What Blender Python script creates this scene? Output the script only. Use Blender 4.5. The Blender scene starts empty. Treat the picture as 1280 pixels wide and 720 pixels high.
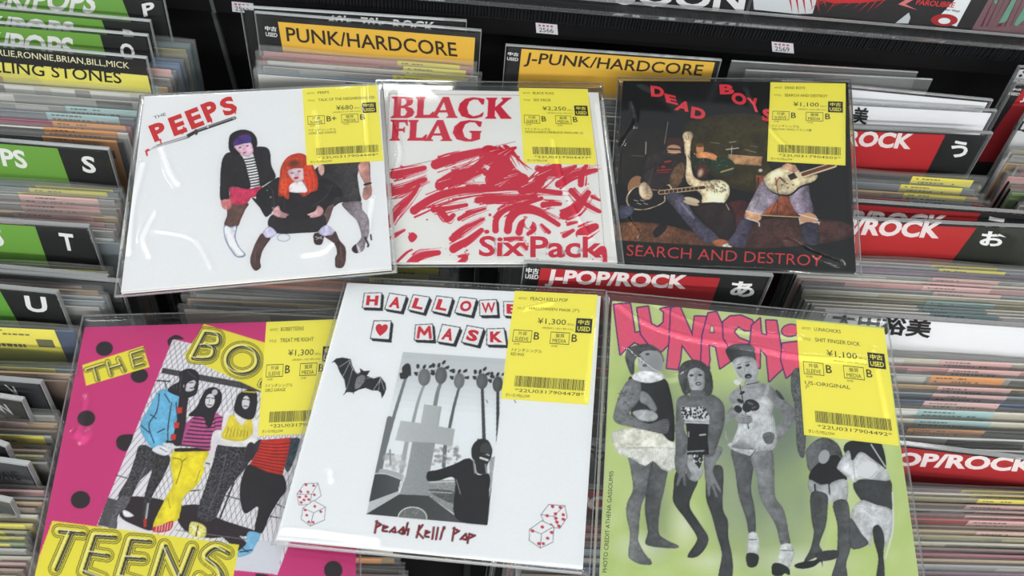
import bpy, math, random
import numpy as np
from mathutils import Vector, Matrix

# ------------------------------------------------------------------ camera, sky, lamps, exposure
SC = bpy.context.scene
COL = SC.collection
CAMPOS = np.array([0.0, 0.0, 1.40])
FPX = 924.0
def cam_matrix(p, y, r):
    p, y, r = math.radians(p), math.radians(y), math.radians(r)
    B = np.array([[1, 0, 0], [0, -math.sin(p), -math.cos(p)], [0, math.cos(p), -math.sin(p)]])
    Y = np.array([[math.cos(y), -math.sin(y), 0], [math.sin(y), math.cos(y), 0], [0, 0, 1]])
    Z = np.array([[math.cos(r), -math.sin(r), 0], [math.sin(r), math.cos(r), 0], [0, 0, 1]])
    return Z @ B @ Y
CM = cam_matrix(56.6, 8.2, 9.9)
cam = bpy.data.objects.new('camera', bpy.data.cameras.new('camera'))
cam.data.sensor_width = 36.0
cam.data.lens = 36.0 * FPX / 1280.0
cam.data.clip_start = 0.01
mw = Matrix.Identity(4)
for i in range(3):
    mw[i][0] = CM[0][i]; mw[i][1] = -CM[1][i]; mw[i][2] = -CM[2][i]; mw[i][3] = CAMPOS[i]
cam.matrix_world = mw
COL.objects.link(cam)
SC.camera = cam

world = bpy.data.worlds.new('shop_light'); SC.world = world
world.use_nodes = True
world.node_tree.nodes['Background'].inputs[0].default_value = (0.93, 0.97, 1.0, 1)
world.node_tree.nodes['Background'].inputs[1].default_value = 0.62
def ceiling_lamp(x, y, sx, sy, power):
    d = bpy.data.lights.new('ceiling_lamp', 'AREA'); d.shape = 'RECTANGLE'; d.size = sx; d.size_y = sy
    d.energy = power; d.color = (1.0, 0.985, 0.95)
    o = bpy.data.objects.new('ceiling_lamp', d); o.location = (x, y, 2.75); COL.objects.link(o)
for lx in (-1.7, 0.1, 1.9):
    ceiling_lamp(lx, -2.3, 1.25, 0.16, 40)
    ceiling_lamp(lx, -0.5, 1.25, 0.16, 4.5)
    ceiling_lamp(lx, 2.6, 1.25, 0.16, 9)
for lx in (-1.65, 1.75):  # unseen extra pair, added so the film wrinkles catch bright streaks
    ceiling_lamp(lx, 1.5, 1.0, 0.16, 6)
SC.view_settings.view_transform = 'Standard'
SC.view_settings.look = 'None'
SC.view_settings.exposure = 0.42
SC.view_settings.gamma = 1.0
SC.view_settings.use_curve_mapping = False
SC.cycles.transparent_max_bounces = 32

# ------------------------------------------------------------------ helpers
def ray(px, py):
    return np.array([(px - 640.0) / FPX, (py - 360.0) / FPX, 1.0]) @ CM
def at(px, py, z):
    """world point of the level z that the photo shows at this pixel"""
    d = ray(px, py)
    return CAMPOS + d * ((z - CAMPOS[2]) / d[2])
def lin(c):
    c = np.asarray(c, float) / 255.0
    return np.where(c <= 0.04045, c / 12.92, ((c + 0.055) / 1.055) ** 2.4)
def tag(o, label=None, cat=None, group=None, kind=None):
    if label: o['label'] = label
    if cat: o['category'] = cat
    if group: o['group'] = group
    if kind: o['kind'] = kind
    return o
def empty(name, mat):
    o = bpy.data.objects.new(name, None); o.empty_display_size = 0.02
    COL.objects.link(o); o.matrix_world = mat
    return o
def frame(o, x, y, z):
    m = Matrix.Identity(4)
    for i in range(3):
        m[i][0], m[i][1], m[i][2], m[i][3] = x[i], y[i], z[i], o[i]
    return m

# ------------------------------------------------------------------ materials
def new_mat(name):
    m = bpy.data.materials.new(name); m.use_nodes = True
    nt = m.node_tree
    return m, nt, nt.nodes, nt.links, nt.nodes['Principled BSDF']
def print_mat(name, rough=0.55, spec=0.3, grain=0.06, scale=900):
    m, nt, N, L, b = new_mat(name)
    a = N.new('ShaderNodeVertexColor'); a.layer_name = 'ink'
    n = N.new('ShaderNodeTexNoise'); n.inputs['Scale'].default_value = scale
    tc = N.new('ShaderNodeTexCoord'); L.new(tc.outputs['Object'], n.inputs['Vector'])
    mr = N.new('ShaderNodeMapRange'); mr.inputs[3].default_value = 1 - grain; mr.inputs[4].default_value = 1 + grain
    L.new(n.outputs['Fac'], mr.inputs[0])
    mx = N.new('ShaderNodeVectorMath'); mx.operation = 'SCALE'
    L.new(a.outputs['Color'], mx.inputs[0]); L.new(mr.outputs[0], mx.inputs['Scale'])
    L.new(mx.outputs[0], b.inputs['Base Color'])
    b.inputs['Roughness'].default_value = rough; b.inputs['Specular IOR Level'].default_value = spec
    return m
def solid_mat(name, rgb, rough=0.5, spec=0.4, grain=0.15, scale=60, bump=0.0):
    m, nt, N, L, b = new_mat(name)
    n = N.new('ShaderNodeTexNoise'); n.inputs['Scale'].default_value = scale; n.inputs['Detail'].default_value = 6
    tc = N.new('ShaderNodeTexCoord'); L.new(tc.outputs['Object'], n.inputs['Vector'])
    r = N.new('ShaderNodeValToRGB'); c = lin(rgb)
    r.color_ramp.elements[0].color = (*(c * (1 - grain)), 1); r.color_ramp.elements[1].color = (*(c * (1 + grain)), 1)
    L.new(n.outputs['Fac'], r.inputs[0]); L.new(r.outputs[0], b.inputs['Base Color'])
    b.inputs['Roughness'].default_value = rough; b.inputs['Specular IOR Level'].default_value = spec
    if bump:
        bp = N.new('ShaderNodeBump'); bp.inputs['Strength'].default_value = bump; bp.inputs['Distance'].default_value = 0.001
        L.new(n.outputs['Fac'], bp.inputs['Height']); L.new(bp.outputs[0], b.inputs['Normal'])
    return m
def film_mat(name, haze=0.04, tint=(1, 1, 1), rough=0.08, bump=0.0, scale=40, gloss=1.0):
    """thin clear plastic: see-through, a Fresnel gloss and a little haze"""
    m, nt, N, L, b = new_mat(name)
    out = N['Material Output']; N.remove(b)
    tr = N.new('ShaderNodeBsdfTransparent'); tr.inputs[0].default_value = (*tint, 1)
    gl = N.new('ShaderNodeBsdfGlossy'); gl.inputs['Roughness'].default_value = rough
    df = N.new('ShaderNodeBsdfDiffuse'); df.inputs[0].default_value = (0.85, 0.88, 0.88, 1)
    fr = N.new('ShaderNodeFresnel'); fr.inputs[0].default_value = 1.47
    mu = N.new('ShaderNodeMath'); mu.operation = 'MULTIPLY'; mu.inputs[1].default_value = gloss
    L.new(fr.outputs[0], mu.inputs[0])
    m1 = N.new('ShaderNodeMixShader'); m1.inputs[0].default_value = haze
    L.new(tr.outputs[0], m1.inputs[1]); L.new(df.outputs[0], m1.inputs[2])
    m2 = N.new('ShaderNodeMixShader'); L.new(mu.outputs[0], m2.inputs[0])
    L.new(m1.outputs[0], m2.inputs[1]); L.new(gl.outputs[0], m2.inputs[2])
    L.new(m2.outputs[0], out.inputs[0])
    if bump:
        n = N.new('ShaderNodeTexNoise'); n.inputs['Scale'].default_value = scale; n.inputs['Detail'].default_value = 3
        tc = N.new('ShaderNodeTexCoord'); L.new(tc.outputs['Object'], n.inputs['Vector'])
        bp = N.new('ShaderNodeBump'); bp.inputs['Strength'].default_value = bump; bp.inputs['Distance'].default_value = 0.002
        L.new(n.outputs['Fac'], bp.inputs['Height'])
        L.new(bp.outputs[0], gl.inputs['Normal']); L.new(bp.outputs[0], fr.inputs['Normal'])
    return m
M_PRINT = print_mat('printed_card')
M_PAPER = print_mat('printed_paper', rough=0.7, spec=0.15, grain=0.04)
M_LABEL = print_mat('printed_label', rough=0.6, spec=0.2, grain=0.03)
M_FILM = film_mat('wrinkled_clear_film', haze=0.004, rough=0.07, bump=0.035, scale=22, gloss=0.75)
M_SLEEVE = film_mat('clear_record_sleeve', haze=0.075, tint=(0.98, 0.985, 0.98), rough=0.12, bump=0.15, scale=60)
M_RIM = film_mat('clear_plastic_edge', haze=0.26, tint=(0.85, 0.87, 0.87), rough=0.10)
M_SEAM = film_mat('clear_welded_seam', haze=0.10, tint=(0.9, 0.92, 0.92), rough=0.12)
M_HOLD = film_mat('clear_card_holder', haze=0.010, tint=(0.98, 0.985, 0.985), rough=0.05, bump=0.01, scale=10, gloss=0.6)
M_RAIL = film_mat('clear_shelf_rail', haze=0.008, tint=(0.96, 0.97, 0.97), rough=0.05, gloss=0.35)
M_BLACK = solid_mat('black_painted_board', (22, 22, 24), rough=0.5, grain=0.25)
M_BRUSH = solid_mat('black_plastic', (30, 31, 33), rough=0.45, grain=0.25)
M_GREY = solid_mat('dark_grey_plastic', (92, 95, 96), rough=0.4, grain=0.1)

# ------------------------------------------------------------------ mesh building
class MB:
    """collects coloured polygons and boxes for ONE mesh"""
    def __init__(self): self.v = []; self.f = []; self.c = []
    def poly(self, pts, col):
        i = len(self.v); self.v += [tuple(p) for p in pts]; self.f.append(tuple(range(i, i + len(pts)))); self.c.append(tuple(lin(col)))
    def mesh(self, vs, fs, col):
        i = len(self.v); self.v += [tuple(p) for p in vs]; k = tuple(lin(col))
        for f in fs: self.f.append(tuple(i + j for j in f)); self.c.append(k)
    def box(self, a, b, col=(128, 128, 128), open_top=False):
        x0, y0, z0 = a; x1, y1, z1 = b
        vs = [(x0, y0, z0), (x1, y0, z0), (x1, y1, z0), (x0, y1, z0), (x0, y0, z1), (x1, y0, z1), (x1, y1, z1), (x0, y1, z1)]
        fs = [(3, 2, 1, 0), (0, 1, 5, 4), (1, 2, 6, 5), (2, 3, 7, 6), (3, 0, 4, 7)]
        if not open_top: fs.append((4, 5, 6, 7))
        self.mesh(vs, fs, col)
    def build(self, name, mat, parent=None, bevel=0):
        me = bpy.data.meshes.new(name); me.from_pydata(self.v, [], self.f)
        at_ = me.color_attributes.new('ink', 'FLOAT_COLOR', 'CORNER')
        arr = np.ones((len(me.loops), 4), np.float32); k = 0
        for f, c in zip(self.f, self.c):
            arr[k:k + len(f), :3] = c; k += len(f)
        at_.data.foreach_set('color', arr.ravel())
        me.materials.append(mat)
        o = bpy.data.objects.new(name, me); COL.objects.link(o)
        if parent: o.parent = parent
        if bevel:
            md = o.modifiers.new('bevel', 'BEVEL'); md.width = bevel; md.segments = 2
        return o
_txt = {}
def glyphs(s, bold=0.0, res=3, space=1.0):
    """flat outline mesh of a line of writing, scaled so its box is 0..1 by 0..1"""
    if 'M' in s: bold = 0.0          # this letter does not take emboldening
    k = (s, bold, res, space)
    if k not in _txt:
        c = bpy.data.curves.new('t', 'FONT'); c.body = s; c.fill_mode = 'FRONT'; c.resolution_u = res; c.offset = bold; c.space_character = space
        o = bpy.data.objects.new('t', c); m = o.to_mesh()
        vs = np.array([v.co[:2] for v in m.vertices]); fs = [tuple(p.vertices) for p in m.polygons]
        o.to_mesh_clear(); bpy.data.objects.remove(o); bpy.data.curves.remove(c)
        lo = vs.min(0); sz = vs.max(0) - lo; sz[sz < 1e-6] = 1
        _txt[k] = ((vs - lo) / sz, fs)
    return _txt[k]

class Face:
    """a flat printed face on a thing: pixels of the photo traced on to it, kept in the thing's own axes"""
    def __init__(self, root_mat, z0, axes):
        self.m = root_mat; self.inv = root_mat.inverted(); self.ax = axes; self.z0 = z0   # axes: (i, j, k): k is the axis out of the face
        n = Vector((0, 0, 0)); n[axes[2]] = 1
        self.n = np.array((root_mat.to_3x3() @ n)[:]); q = Vector((0, 0, 0)); q[axes[2]] = z0
        self.p = np.array((root_mat @ q)[:])
        self.tr = lambda x, y: (x, y)
    def view(self, ox, oy, s):
        self.tr = lambda x, y: (ox + x / s, oy + y / s)
        return self
    def hit(self, x, y, lift=0.0):
        px, py = self.tr(x, y)
        d = ray(px, py); t = np.dot(self.p - CAMPOS, self.n) / np.dot(d, self.n)
        l = self.inv @ Vector(CAMPOS + d * t)
        l[self.ax[2]] = self.z0 + lift
        return tuple(l)
    def poly(self, mb, pts, col, lift): mb.poly([self.hit(x, y, lift) for x, y in pts], col)
    def text(self, mb, s, bl, br, tl, col, lift, bold=0.0, res=3, space=1.0):
        vs, fs = glyphs(s, bold, res, space)
        out = []
        for u, v in vs:
            out.append(self.hit(bl[0] + u * (br[0] - bl[0]) + v * (tl[0] - bl[0]), bl[1] + u * (br[1] - bl[1]) + v * (tl[1] - bl[1]), lift))
        mb.mesh(out, fs, col)

# ------------------------------------------------------------------ the record racks
BASE = 0.742                      # level the records stand on
WALLX = (-0.236, 0.022, 0.264, 0.512)
rack = empty('record_rack', Matrix.Translation((0.0, 0.3, 0.0)))
tag(rack, 'black record rack with open bins under all the single records', 'rack')
def wbox(name, a, b, mat, parent, bevel=0.001):
    o = Vector(parent.matrix_world.translation)
    mb = MB(); mb.box(Vector(a) - o, Vector(b) - o)
    return mb.build(name, mat, parent, bevel)
wbox('bin_floor', (-0.60, -0.30, BASE - 0.02), (0.90, 0.66, BASE - 0.0005), M_BLACK, rack)
wbox('back_panel', (-0.60, 0.66, 0.40), (0.90, 0.675, 0.93), M_BLACK, rack)
wbox('front_panel', (-0.60, -0.315, 0.05), (0.90, -0.30, 0.86), M_BLACK, rack)
wbox('kick_base', (-0.58, -0.28, 0.0), (0.88, 0.66, 0.12), M_BLACK, rack)
for sx in (-0.60, 0.885):
    wbox('end_panel', (sx, -0.30, 0.12), (sx + 0.015, 0.66, BASE - 0.02), M_BLACK, rack)
for wx in WALLX:
    wbox('bin_partition', (wx - 0.003, -0.30, BASE), (wx + 0.003, 0.655, 0.80), M_BRUSH, rack)
fl = MB(); fl.box((-3, -2, -0.05), (3, 4, 0.0)); fl = tag(fl.build('floor', solid_mat('grey_vinyl_floor', (120, 118, 114), rough=0.4)), kind='structure')

sp_ = ray(267, 18); sx0 = (sp_ / sp_[1] * 0.655)[0]
wbox('panel_joint', (sx0 - 0.002, 0.655, 0.62), (sx0 + 0.002, 0.661, 0.925), M_GREY, rack, 0)
# upper display shelf with its lip, ribbed strip and clear rail
LY = 0.642
def on_y(px, py, y=LY):
    d = ray(px, py); return CAMPOS + d * (y / d[1])
zb = on_y(900, 66)[2]; zm = on_y(900, 45)[2]; zr = on_y(900, 26)[2]
shelf = empty('display_shelf', Matrix.Translation((0.15, LY, zb)))
tag(shelf, 'black upper display shelf with a ribbed front strip and clear plastic rail', 'shelf')
wbox('shelf_board', (-0.70, LY + 0.008, zr - 0.012), (1.00, LY + 0.30, zr), M_BLACK, shelf)
wbox('shelf_lip', (-0.70, LY, zb), (1.00, LY + 0.0085, zm), M_BLACK, shelf)
mb = MB(); o = Vector(shelf.matrix_world.translation); rnd = random.Random(3)
xx = -0.70
while xx < 1.0:                   # ribs of the strip
    w = 0.0016 + rnd.random() * 0.0016; dy = rnd.random() * 0.0012
    mb.box(Vector((xx, LY - 0.001 - dy, zm)) - o, Vector((xx + w, LY + 0.0085, zr)) - o); xx += w + 0.0011
mb.build('ribbed_strip', M_BRUSH, shelf)
wbox('strip_backing', (-0.70, LY + 0.0002, zm), (1.0, LY + 0.0084, zr - 0.0004), M_BLACK, shelf, 0)
RAILH = on_y(900, 13, LY - 0.004)[2]
wbox('clear_rail', (-0.70, LY - 0.006, zr + 0.0005), (1.0, LY - 0.003, RAILH), M_RAIL, shelf, 0)
wbox('rail_edge', (-0.70, LY - 0.0064, RAILH), (1.0, LY - 0.0026, RAILH + 0.0008), M_RIM, shelf, 0)
wbox('rail_foot', (-0.70, LY - 0.0066, zr - 0.0004), (1.0, LY - 0.0012, zr + 0.0004), M_SEAM, shelf, 0)
jx_ = on_y(268, 14)[0]
wbox('lip_joint', (jx_ - 0.0018, LY - 0.001, zb), (jx_ + 0.0018, LY + 0.006, zm), M_GREY, shelf, 0)
for (cx, cy, num, lab) in ((303.5, 9.5, '2565', 'white price tag numbered 2565'), (683.5, 36, '2566', 'white price tag numbered 2566'), (978.5, 59.5, '2569', 'white price tag numbered 2569')):
    lm_ = frame((0, LY - 0.0006, 0), (1, 0, 0), (0, 1, 0), (0, 0, 1))
    fc = Face(lm_, 0.0, (0, 2, 1)); mb = MB()
    P = lambda dx, dy: (cx + dx, cy + dy)
    q = [P(-14, -7.5), P(13, -5), P(14, 7.5), P(-13, 5)]
    back = [fc.hit(*p, 0.0004) for p in q]; fr = [fc.hit(*p, 0) for p in q]
    mb.poly(fr, (226, 226, 232)); mb.poly(back[::-1], (200, 200, 205))
    for i in range(4): mb.poly([fr[i], back[i], back[(i + 1) % 4], fr[(i + 1) % 4]], (210, 210, 215))
    fc.text(mb, num, P(-9.5, 3.6), P(8.5, 5.0), P(-10, -1.8), (60, 60, 66), -0.0002)
    for k in range(4):
        fc.poly(mb, [P(-10.5 + k * 5, -5.6 + k * .45), P(-7.5 + k * 5, -5.3 + k * .45), P(-7.4 + k * 5, -3.2 + k * .45), P(-10.4 + k * 5, -3.5 + k * .45)], (196, 90, 104), -0.0002)
    for v in range(len(mb.v)): mb.v[v] = tuple(Vector(mb.v[v]) + Vector((0, LY - 0.0006, 0)) - Vector(shelf.matrix_world.translation))
    t = mb.build('price_tag', M_LABEL, shelf); t['label'] = lab

# ------------------------------------------------------------------ divider cards
def stand_matrix(top_mid, u, lean, z_top, base=BASE):
    u = np.array([u[0], u[1], 0.0]); u /= np.linalg.norm(u)
    b = np.array([-u[1], u[0], 0.0]); l = math.radians(lean)
    up = b * math.sin(l) + np.array([0, 0, 1]) * math.cos(l)
    yb = b * math.cos(l) - np.array([0, 0, 1]) * math.sin(l)
    H = (z_top - base) / math.cos(l)
    org = np.array(top_mid) - up * H
    return frame(org, u, yb, up), H
CARDW = 0.205
def card(pa, pb, anchor, label, base_col, zt=0.952, lean=16.6, width=CARDW, margin=0.003, cat='divider card', group='divider cards of the record bins', draw=None, name='divider_card', rim_gap=0.004, xc=None):
    A, B = at(*pa, zt), at(*pb, zt)
    u = (B - A)[:2]; u = u / np.linalg.norm(u)
    if anchor == 'r': mid = np.array([B[0] - u[0] * width / 2, B[1] - u[1] * width / 2, zt])
    elif anchor == 'l': mid = np.array([A[0] + u[0] * width / 2, A[1] + u[1] * width / 2, zt])
    else: mid = (A + B) / 2; width = np.linalg.norm((B - A)[:2])
    if xc is not None: mid = np.array([xc, A[1], zt])
    m, H = stand_matrix(mid, u, lean, zt)
    root = empty(name, m); tag(root, label, cat, group)
    w = width / 2; mb = MB()
    mb.box((-w + margin, 0, 0.002), (w - margin, 0.0008, H - rim_gap), base_col)
    fc = Face(m, 0.0, (0, 2, 1)); fc.w = w; fc.H = H; fc.mg = margin; fc.top = H - rim_gap
    if draw: draw(fc, mb)
    mb.build('printed_card', M_PRINT, root)
    hb = MB()
    for y in (-0.0012, 0.0016): hb.poly([(-w, y, 0), (w, y, 0), (w, y, H - 0.0012), (-w, y, H - 0.0012)], (255, 255, 255))
    ho = hb.build('clear_holder', M_HOLD, root)
    rb = MB(); rb.box((-w, -0.0014, H - 0.0014), (w, 0.0018, H)); rb.box((w - 0.0006, -0.0014, 0), (w, 0.0018, H - 0.0014)); rb.box((-w, -0.0014, 0), (-w + 0.0006, 0.0018, H - 0.0014))
    rb.build('holder_edge', M_RIM, ho)
    return root
def zone(fc, mb, x0, x1, col, lift=-0.00015, top=0.0, depth=0.085):
    """band of colour; x0 / x1: a number (card x) or two photo points of a slanting boundary"""
    zt, zbm = fc.top - top, fc.top - depth
    def xs(b):
        if isinstance(b, (int, float)): return b, b
        (ax, _, az), (bx, _, bz) = fc.hit(*b[0]), fc.hit(*b[1])
        f = lambda z: ax + (bx - ax) * (z - az) / (bz - az)
        return f(zt), f(zbm)
    (a, b), (c, d) = xs(x0), xs(x1)
    mb.poly([(b, lift, zbm), (d, lift, zbm), (c, lift, zt), (a, lift, zt)], col)
INK = (25, 25, 27); WHT = (228, 228, 228); GREEN = (108, 160, 64); RED = (176, 36, 44); YEL = (226, 182, 66)
def green(b, txt, letter, lt_col=WHT, g=GREEN):
    def d(fc, mb):
        zone(fc, mb, -fc.w + fc.mg, b, g)
        for t in txt: fc.text(mb, *t[:4], lt_col, -0.0003, bold=0.03)
        if letter: fc.text(mb, *letter[:4], WHT, -0.0003, bold=0.03)
    return d
GA = 'divider cards of the left bin'
card((0, -21), (205, -3), 'r', 'green divider lettered P at the top left corner, rearmost of the left bin', INK, zt=0.955, group=GA, draw=green(((153, 0), (161, 20)),
     [('ROCK/POPS', (-66, 6), (118, 17), (-60, -22))], ('P', (180, 21), (195, 17.5), (177, 5)), g=(112, 164, 74)))
card((0, 8), (188, 25), 'r', 'green divider whose P is nearly hidden by the O divider before it', INK, zt=0.953, group=GA, draw=green(((127, 25), (134, 43)),
     [('ROCK/POPS', (-91, 40), (92, 55), (-90, 12))], ('P', (156, 52), (170, 54), (153, 36))))
card((0, 27), (185, 43), 'r', 'green divider lettered O behind the yellow name divider', INK, zt=0.953, group=GA, draw=green(((125, 44), (132, 68)),
     [('ROCK/POPS', (-93, 62), (93, 77), (-94, 32))], ('O', (152, 74), (170, 76), (149, 53))))
def d_stones(fc, mb):
    zone(fc, mb, -fc.w + fc.mg, fc.w - fc.mg, (226, 218, 106), top=0.0132)
    fc.text(mb, 'CHARLIE,RONNIE,BRIAN,BILL,MICK', (-28, 67.5), (162, 87), (-29, 58.5), (236, 232, 190), -0.0003, bold=0.01)
    fc.text(mb, 'ROLLING STONES', (-43, 86.5), (152.5, 104.5), (-44.5, 72), INK, -0.0003, bold=0.01)
card((0, 54), (183.5, 71), 'r', 'yellow and black divider with a row of first names across its top', INK, zt=0.953, group=GA, draw=d_stones)
card((0, 174), (136, 185), 'r', 'green divider lettered S in the left bin', INK, zt=0.953, group=GA, draw=green(((72, 186), (85, 222)),
     [('ROCK/POPS', (-146, 191), (36, 211), (-152, 168))], ('S', (104, 215), (121, 217), (101, 194))))
card((0, 274.5), (111.5, 281.5), 'r', 'green divider lettered T in the left bin', INK, zt=0.953, group=GA, draw=green(((44, 283), (59, 326)),
     [('ROCK/POPS', (-176, 292), (7, 308), (-183, 266))], ('T', (78, 312), (96, 314), (73, 290.5))))
card((0, 357), (72, 364), 'r', 'green divider lettered U in the left bin', INK, zt=0.953, group=GA, draw=green(((0, 363), (24.5, 406)),
     [('ROCK/POPS', (-200, 372), (-20, 388), (-206, 346))], ('U', (34, 389), (61, 391), (30, 369)), g=(98, 158, 58)))
def d_v(fc, mb): fc.text(mb, 'V', (18, 495), (31, 498), (5, 480), (190, 190, 190), -0.0003, bold=0.02)
card((0, 472), (52, 476.5), 'r', 'black divider lettered V in the left bin', (48, 48, 51), zt=0.948, group=GA, draw=d_v)
def d_n(fc, mb): fc.text(mb, 'W', (2, 516), (23, 519), (-14, 502), (178, 178, 176), -0.0003, bold=0.02)
card((0, 494), (29, 498.5), 'r', 'black divider with a cut-off letter just before the V divider', (56, 55, 54), zt=0.946, group=GA, draw=d_n)
card((-8, 550), (9, 556), 'r', 'black divider showing only its right corner at the left photo edge', (44, 44, 46), zt=0.944, group=GA)
def d_e(fc, mb):
    zone(fc, mb, -fc.w + fc.mg, fc.w - fc.mg, (120, 122, 124), top=0.0145)
    fc.text(mb, 'ENGLISH WAVE', (-60, 594), (27, 600), (-66, 583), (40, 40, 42), -0.0003, bold=0.02)
card((0, 574), (36, 579), 'r', 'grey divider with dark lettering low in the left bin', (66, 68, 70), zt=0.944, group=GA, draw=d_e)
card((0, 622), (14, 625), 'r', 'dark divider showing its right corner below the grey divider', (78, 80, 80), zt=0.942, group=GA)

GB = 'divider cards of the second bin'
def d_60(fc, mb):
    fc.text(mb, "60's  70's  ROCK", (410, 32), (543, 41), (411, 18), WHT, -0.0003, bold=0.02)
card((318, 8), (583.5, 25), 'r', 'black divider with white numerals hidden behind the yellow divider of the second bin', INK, zt=0.957, group=GB, draw=d_60, lean=14)
def yellow(strip, used, text, top=0.004):
    def d(fc, mb):
        zone(fc, mb, strip, fc.w - 0.0055, YEL, top=top)
        fc.text(mb, '中古', *used[0], WHT, -0.0003, bold=0.03); fc.text(mb, 'USED', *used[1], WHT, -0.0003, bold=0.02)
        fc.text(mb, *text, (44, 34, 20), -0.0003, bold=0.012)
    return d
card((313, 13.5), (602, 37), 'r', 'yellow divider reading PUNK in the second bin', INK, zt=0.957, group=GB, margin=0.006,
     draw=yellow(((347.5, 28), (353, 60)), (((331.5, 38), (346, 39.5), (331, 32)), ((332.5, 45), (347, 46.5), (332, 39.8))), ('PUNK/HARDCORE', (359, 51.5), (572, 71), (357, 33.5))))
GC = 'divider cards of the third bin'
card((632, 55), (902, 74), 'm', 'yellow divider reading J-PUNK in the third bin', INK, zt=0.955, lean=19, group=GC, rim_gap=0.003,
     draw=yellow(((652, 61), (648, 97)), (((634.5, 69), (648, 70.5), (635, 64.5)), ((633.5, 75), (647.5, 76.5), (634, 71))), ('J-PUNK/HARDCORE', (654, 83), (876, 99), (658, 65)), 0.0004))
def red(zl, zr_, used, texts, kana, rc=RED):
    def d(fc, mb):
        zone(fc, mb, zl if zl else -fc.w + fc.mg, zr_, rc, top=0.0008 if not zl else 0.0025)
        if used:
            fc.text(mb, '中古', *used[0], WHT, -0.0003, bold=0.03); fc.text(mb, 'USED', *used[1], WHT, -0.0003, bold=0.02)
        for t in texts: fc.text(mb, *t, (232, 222, 222), -0.0003, bold=0.042)
        if kana: fc.text(mb, *kana, (240, 240, 240), -0.0003, bold=0.035)
    return d
card((655, 325), (966.5, 343), 'm', 'red divider lettered J-POP/ROCK and あ between the two rows of sleeves', INK, zt=0.964, lean=15, group=GC,
     draw=red(((677, 329), (671, 362)), ((902, 343), (889, 379)), (((657, 341), (673, 342.5), (658, 334)), ((656, 347.5), (672.5, 349), (657, 342))), [('J-POP/ROCK', (680, 358.5), (856, 366), (685, 336))], ('あ', (912, 369.5), (942, 372), (914, 350.5))))
GD = 'divider cards of the fourth bin'
WC = (232, 233, 236)
def d_w1(fc, mb): fc.text(mb, '美', (1063, 154), (1083, 156), (1068, 133), (30, 30, 32), -0.0003, bold=0.03)
card((1064, 107), (1241, 124), 'r', 'blank white name divider at the back of the fourth bin', WC, zt=0.957, group=GD)
card((1064, 127), (1246, 137), 'r', 'white name divider ending in the character 美, behind the red う divider', WC, zt=0.957, group=GD, draw=d_w1)
card((1064, 157.5), (1241, 165), 'r', 'red divider lettered う in the fourth bin', INK, zt=0.957, lean=15, group=GD,
     draw=red(None, ((1182, 168), (1160, 212)), None, [('J-POP/ROCK', (968, 183), (1136, 192), (976, 158))], ('う', (1187, 196), (1208, 198), (1190, 175)), rc=(186, 38, 44)))
card((1064, 249), (1262, 263), 'l', 'red divider half hidden behind the red お divider', INK, zt=0.955, lean=15, group=GD, width=0.212,
     draw=red(None, ((1228, 263), (1215, 285)), None, [('J-POP/ROCK', (990, 285), (1178, 296), (998, 258))], ('う', (1228, 297), (1256, 299), (1231, 270)), rc=(150, 24, 30))) 
card((1064, 271.5), (1280, 281.5), 'l', 'red divider lettered お in the fourth bin', (42, 44, 36), zt=0.956, lean=15, group=GD, width=0.222,
     draw=red(None, ((1222, 283), (1196, 318)), None, [('J-POP/ROCK', (976, 295), (1171, 304), (986, 268))], ('お', (1223, 306), (1254, 309), (1228, 288)), rc=(184, 44, 46)))
def d_ota(fc, mb):
    fc.text(mb, '太田裕美', (1036, 412), (1162, 423), (1041, 388), (26, 26, 28), -0.0003, bold=0.03)
card((1032, 388), (1280, 405.5), 'l', 'white name divider with four black characters beside the green sleeve', WC, zt=0.957, lean=15, group=GD, width=0.205, draw=d_ota)
card((1060, 545), (1280, 571.5), 'l', 'red divider reading POP/ROCK low in the fourth bin', INK, zt=0.945, lean=15, group=GD, width=0.222,
     draw=red(None, 0.09, None, [('J-POP/ROCK', (1068, 584), (1290, 595), (1076, 562))], None, rc=(172, 40, 46)))
def d_sa(fc, mb): fc.text(mb, 'も', (737, 574), (757, 577), (739, 553), (26, 26, 28), -0.0003, bold=0.03)
card((731, 551), (771, 553.5), 'l', 'white divider with a black character in the gap between the lower sleeves', (200, 201, 204), zt=0.930, group=GC, xc=0.143, draw=d_sa)
card((731, 610), (771, 612.5), 'l', 'red divider with a white O in the gap between the lower sleeves', INK, zt=0.928, group=GC, xc=0.143,
     draw=red(None, 0.09, None, [('J-POP/ROCK', (690, 640), (882, 650), (697, 617))], None, rc=(158, 32, 40)))
for k, (ex, ey) in enumerate(((1148, 90), (1166, 99))):
    A_, B_ = at(1066, ey - 5, 0.957), at(ex, ey, 0.957); u_ = (B_ - A_)[:2] / np.linalg.norm((B_ - A_)[:2])
    m_, H_e = stand_matrix(np.array([*(B_[:2] - u_ * 0.0925), 0.957]), u_, 16.6, 0.957)
    r_ = empty('empty_sleeve', m_); tag(r_, ('empty clear sleeve rearmost behind the blank white divider', 'empty clear sleeve just behind the blank white divider')[k], 'plastic sleeve', 'empty clear sleeves of the fourth bin')
    sb = MB(); sb.box((-0.0925, 0, 0), (0.0925, 0.0015, H_e), open_top=True); sb.build('clear_sheet', M_SLEEVE, r_)
    sr = MB(); sr.box((-0.0925, -0.0002, H_e - 0.0008), (0.0925, 0.0018, H_e)); sr.build('sleeve_rim', M_RIM, r_)
GE = 'divider cards of the bin at the right edge'
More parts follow.
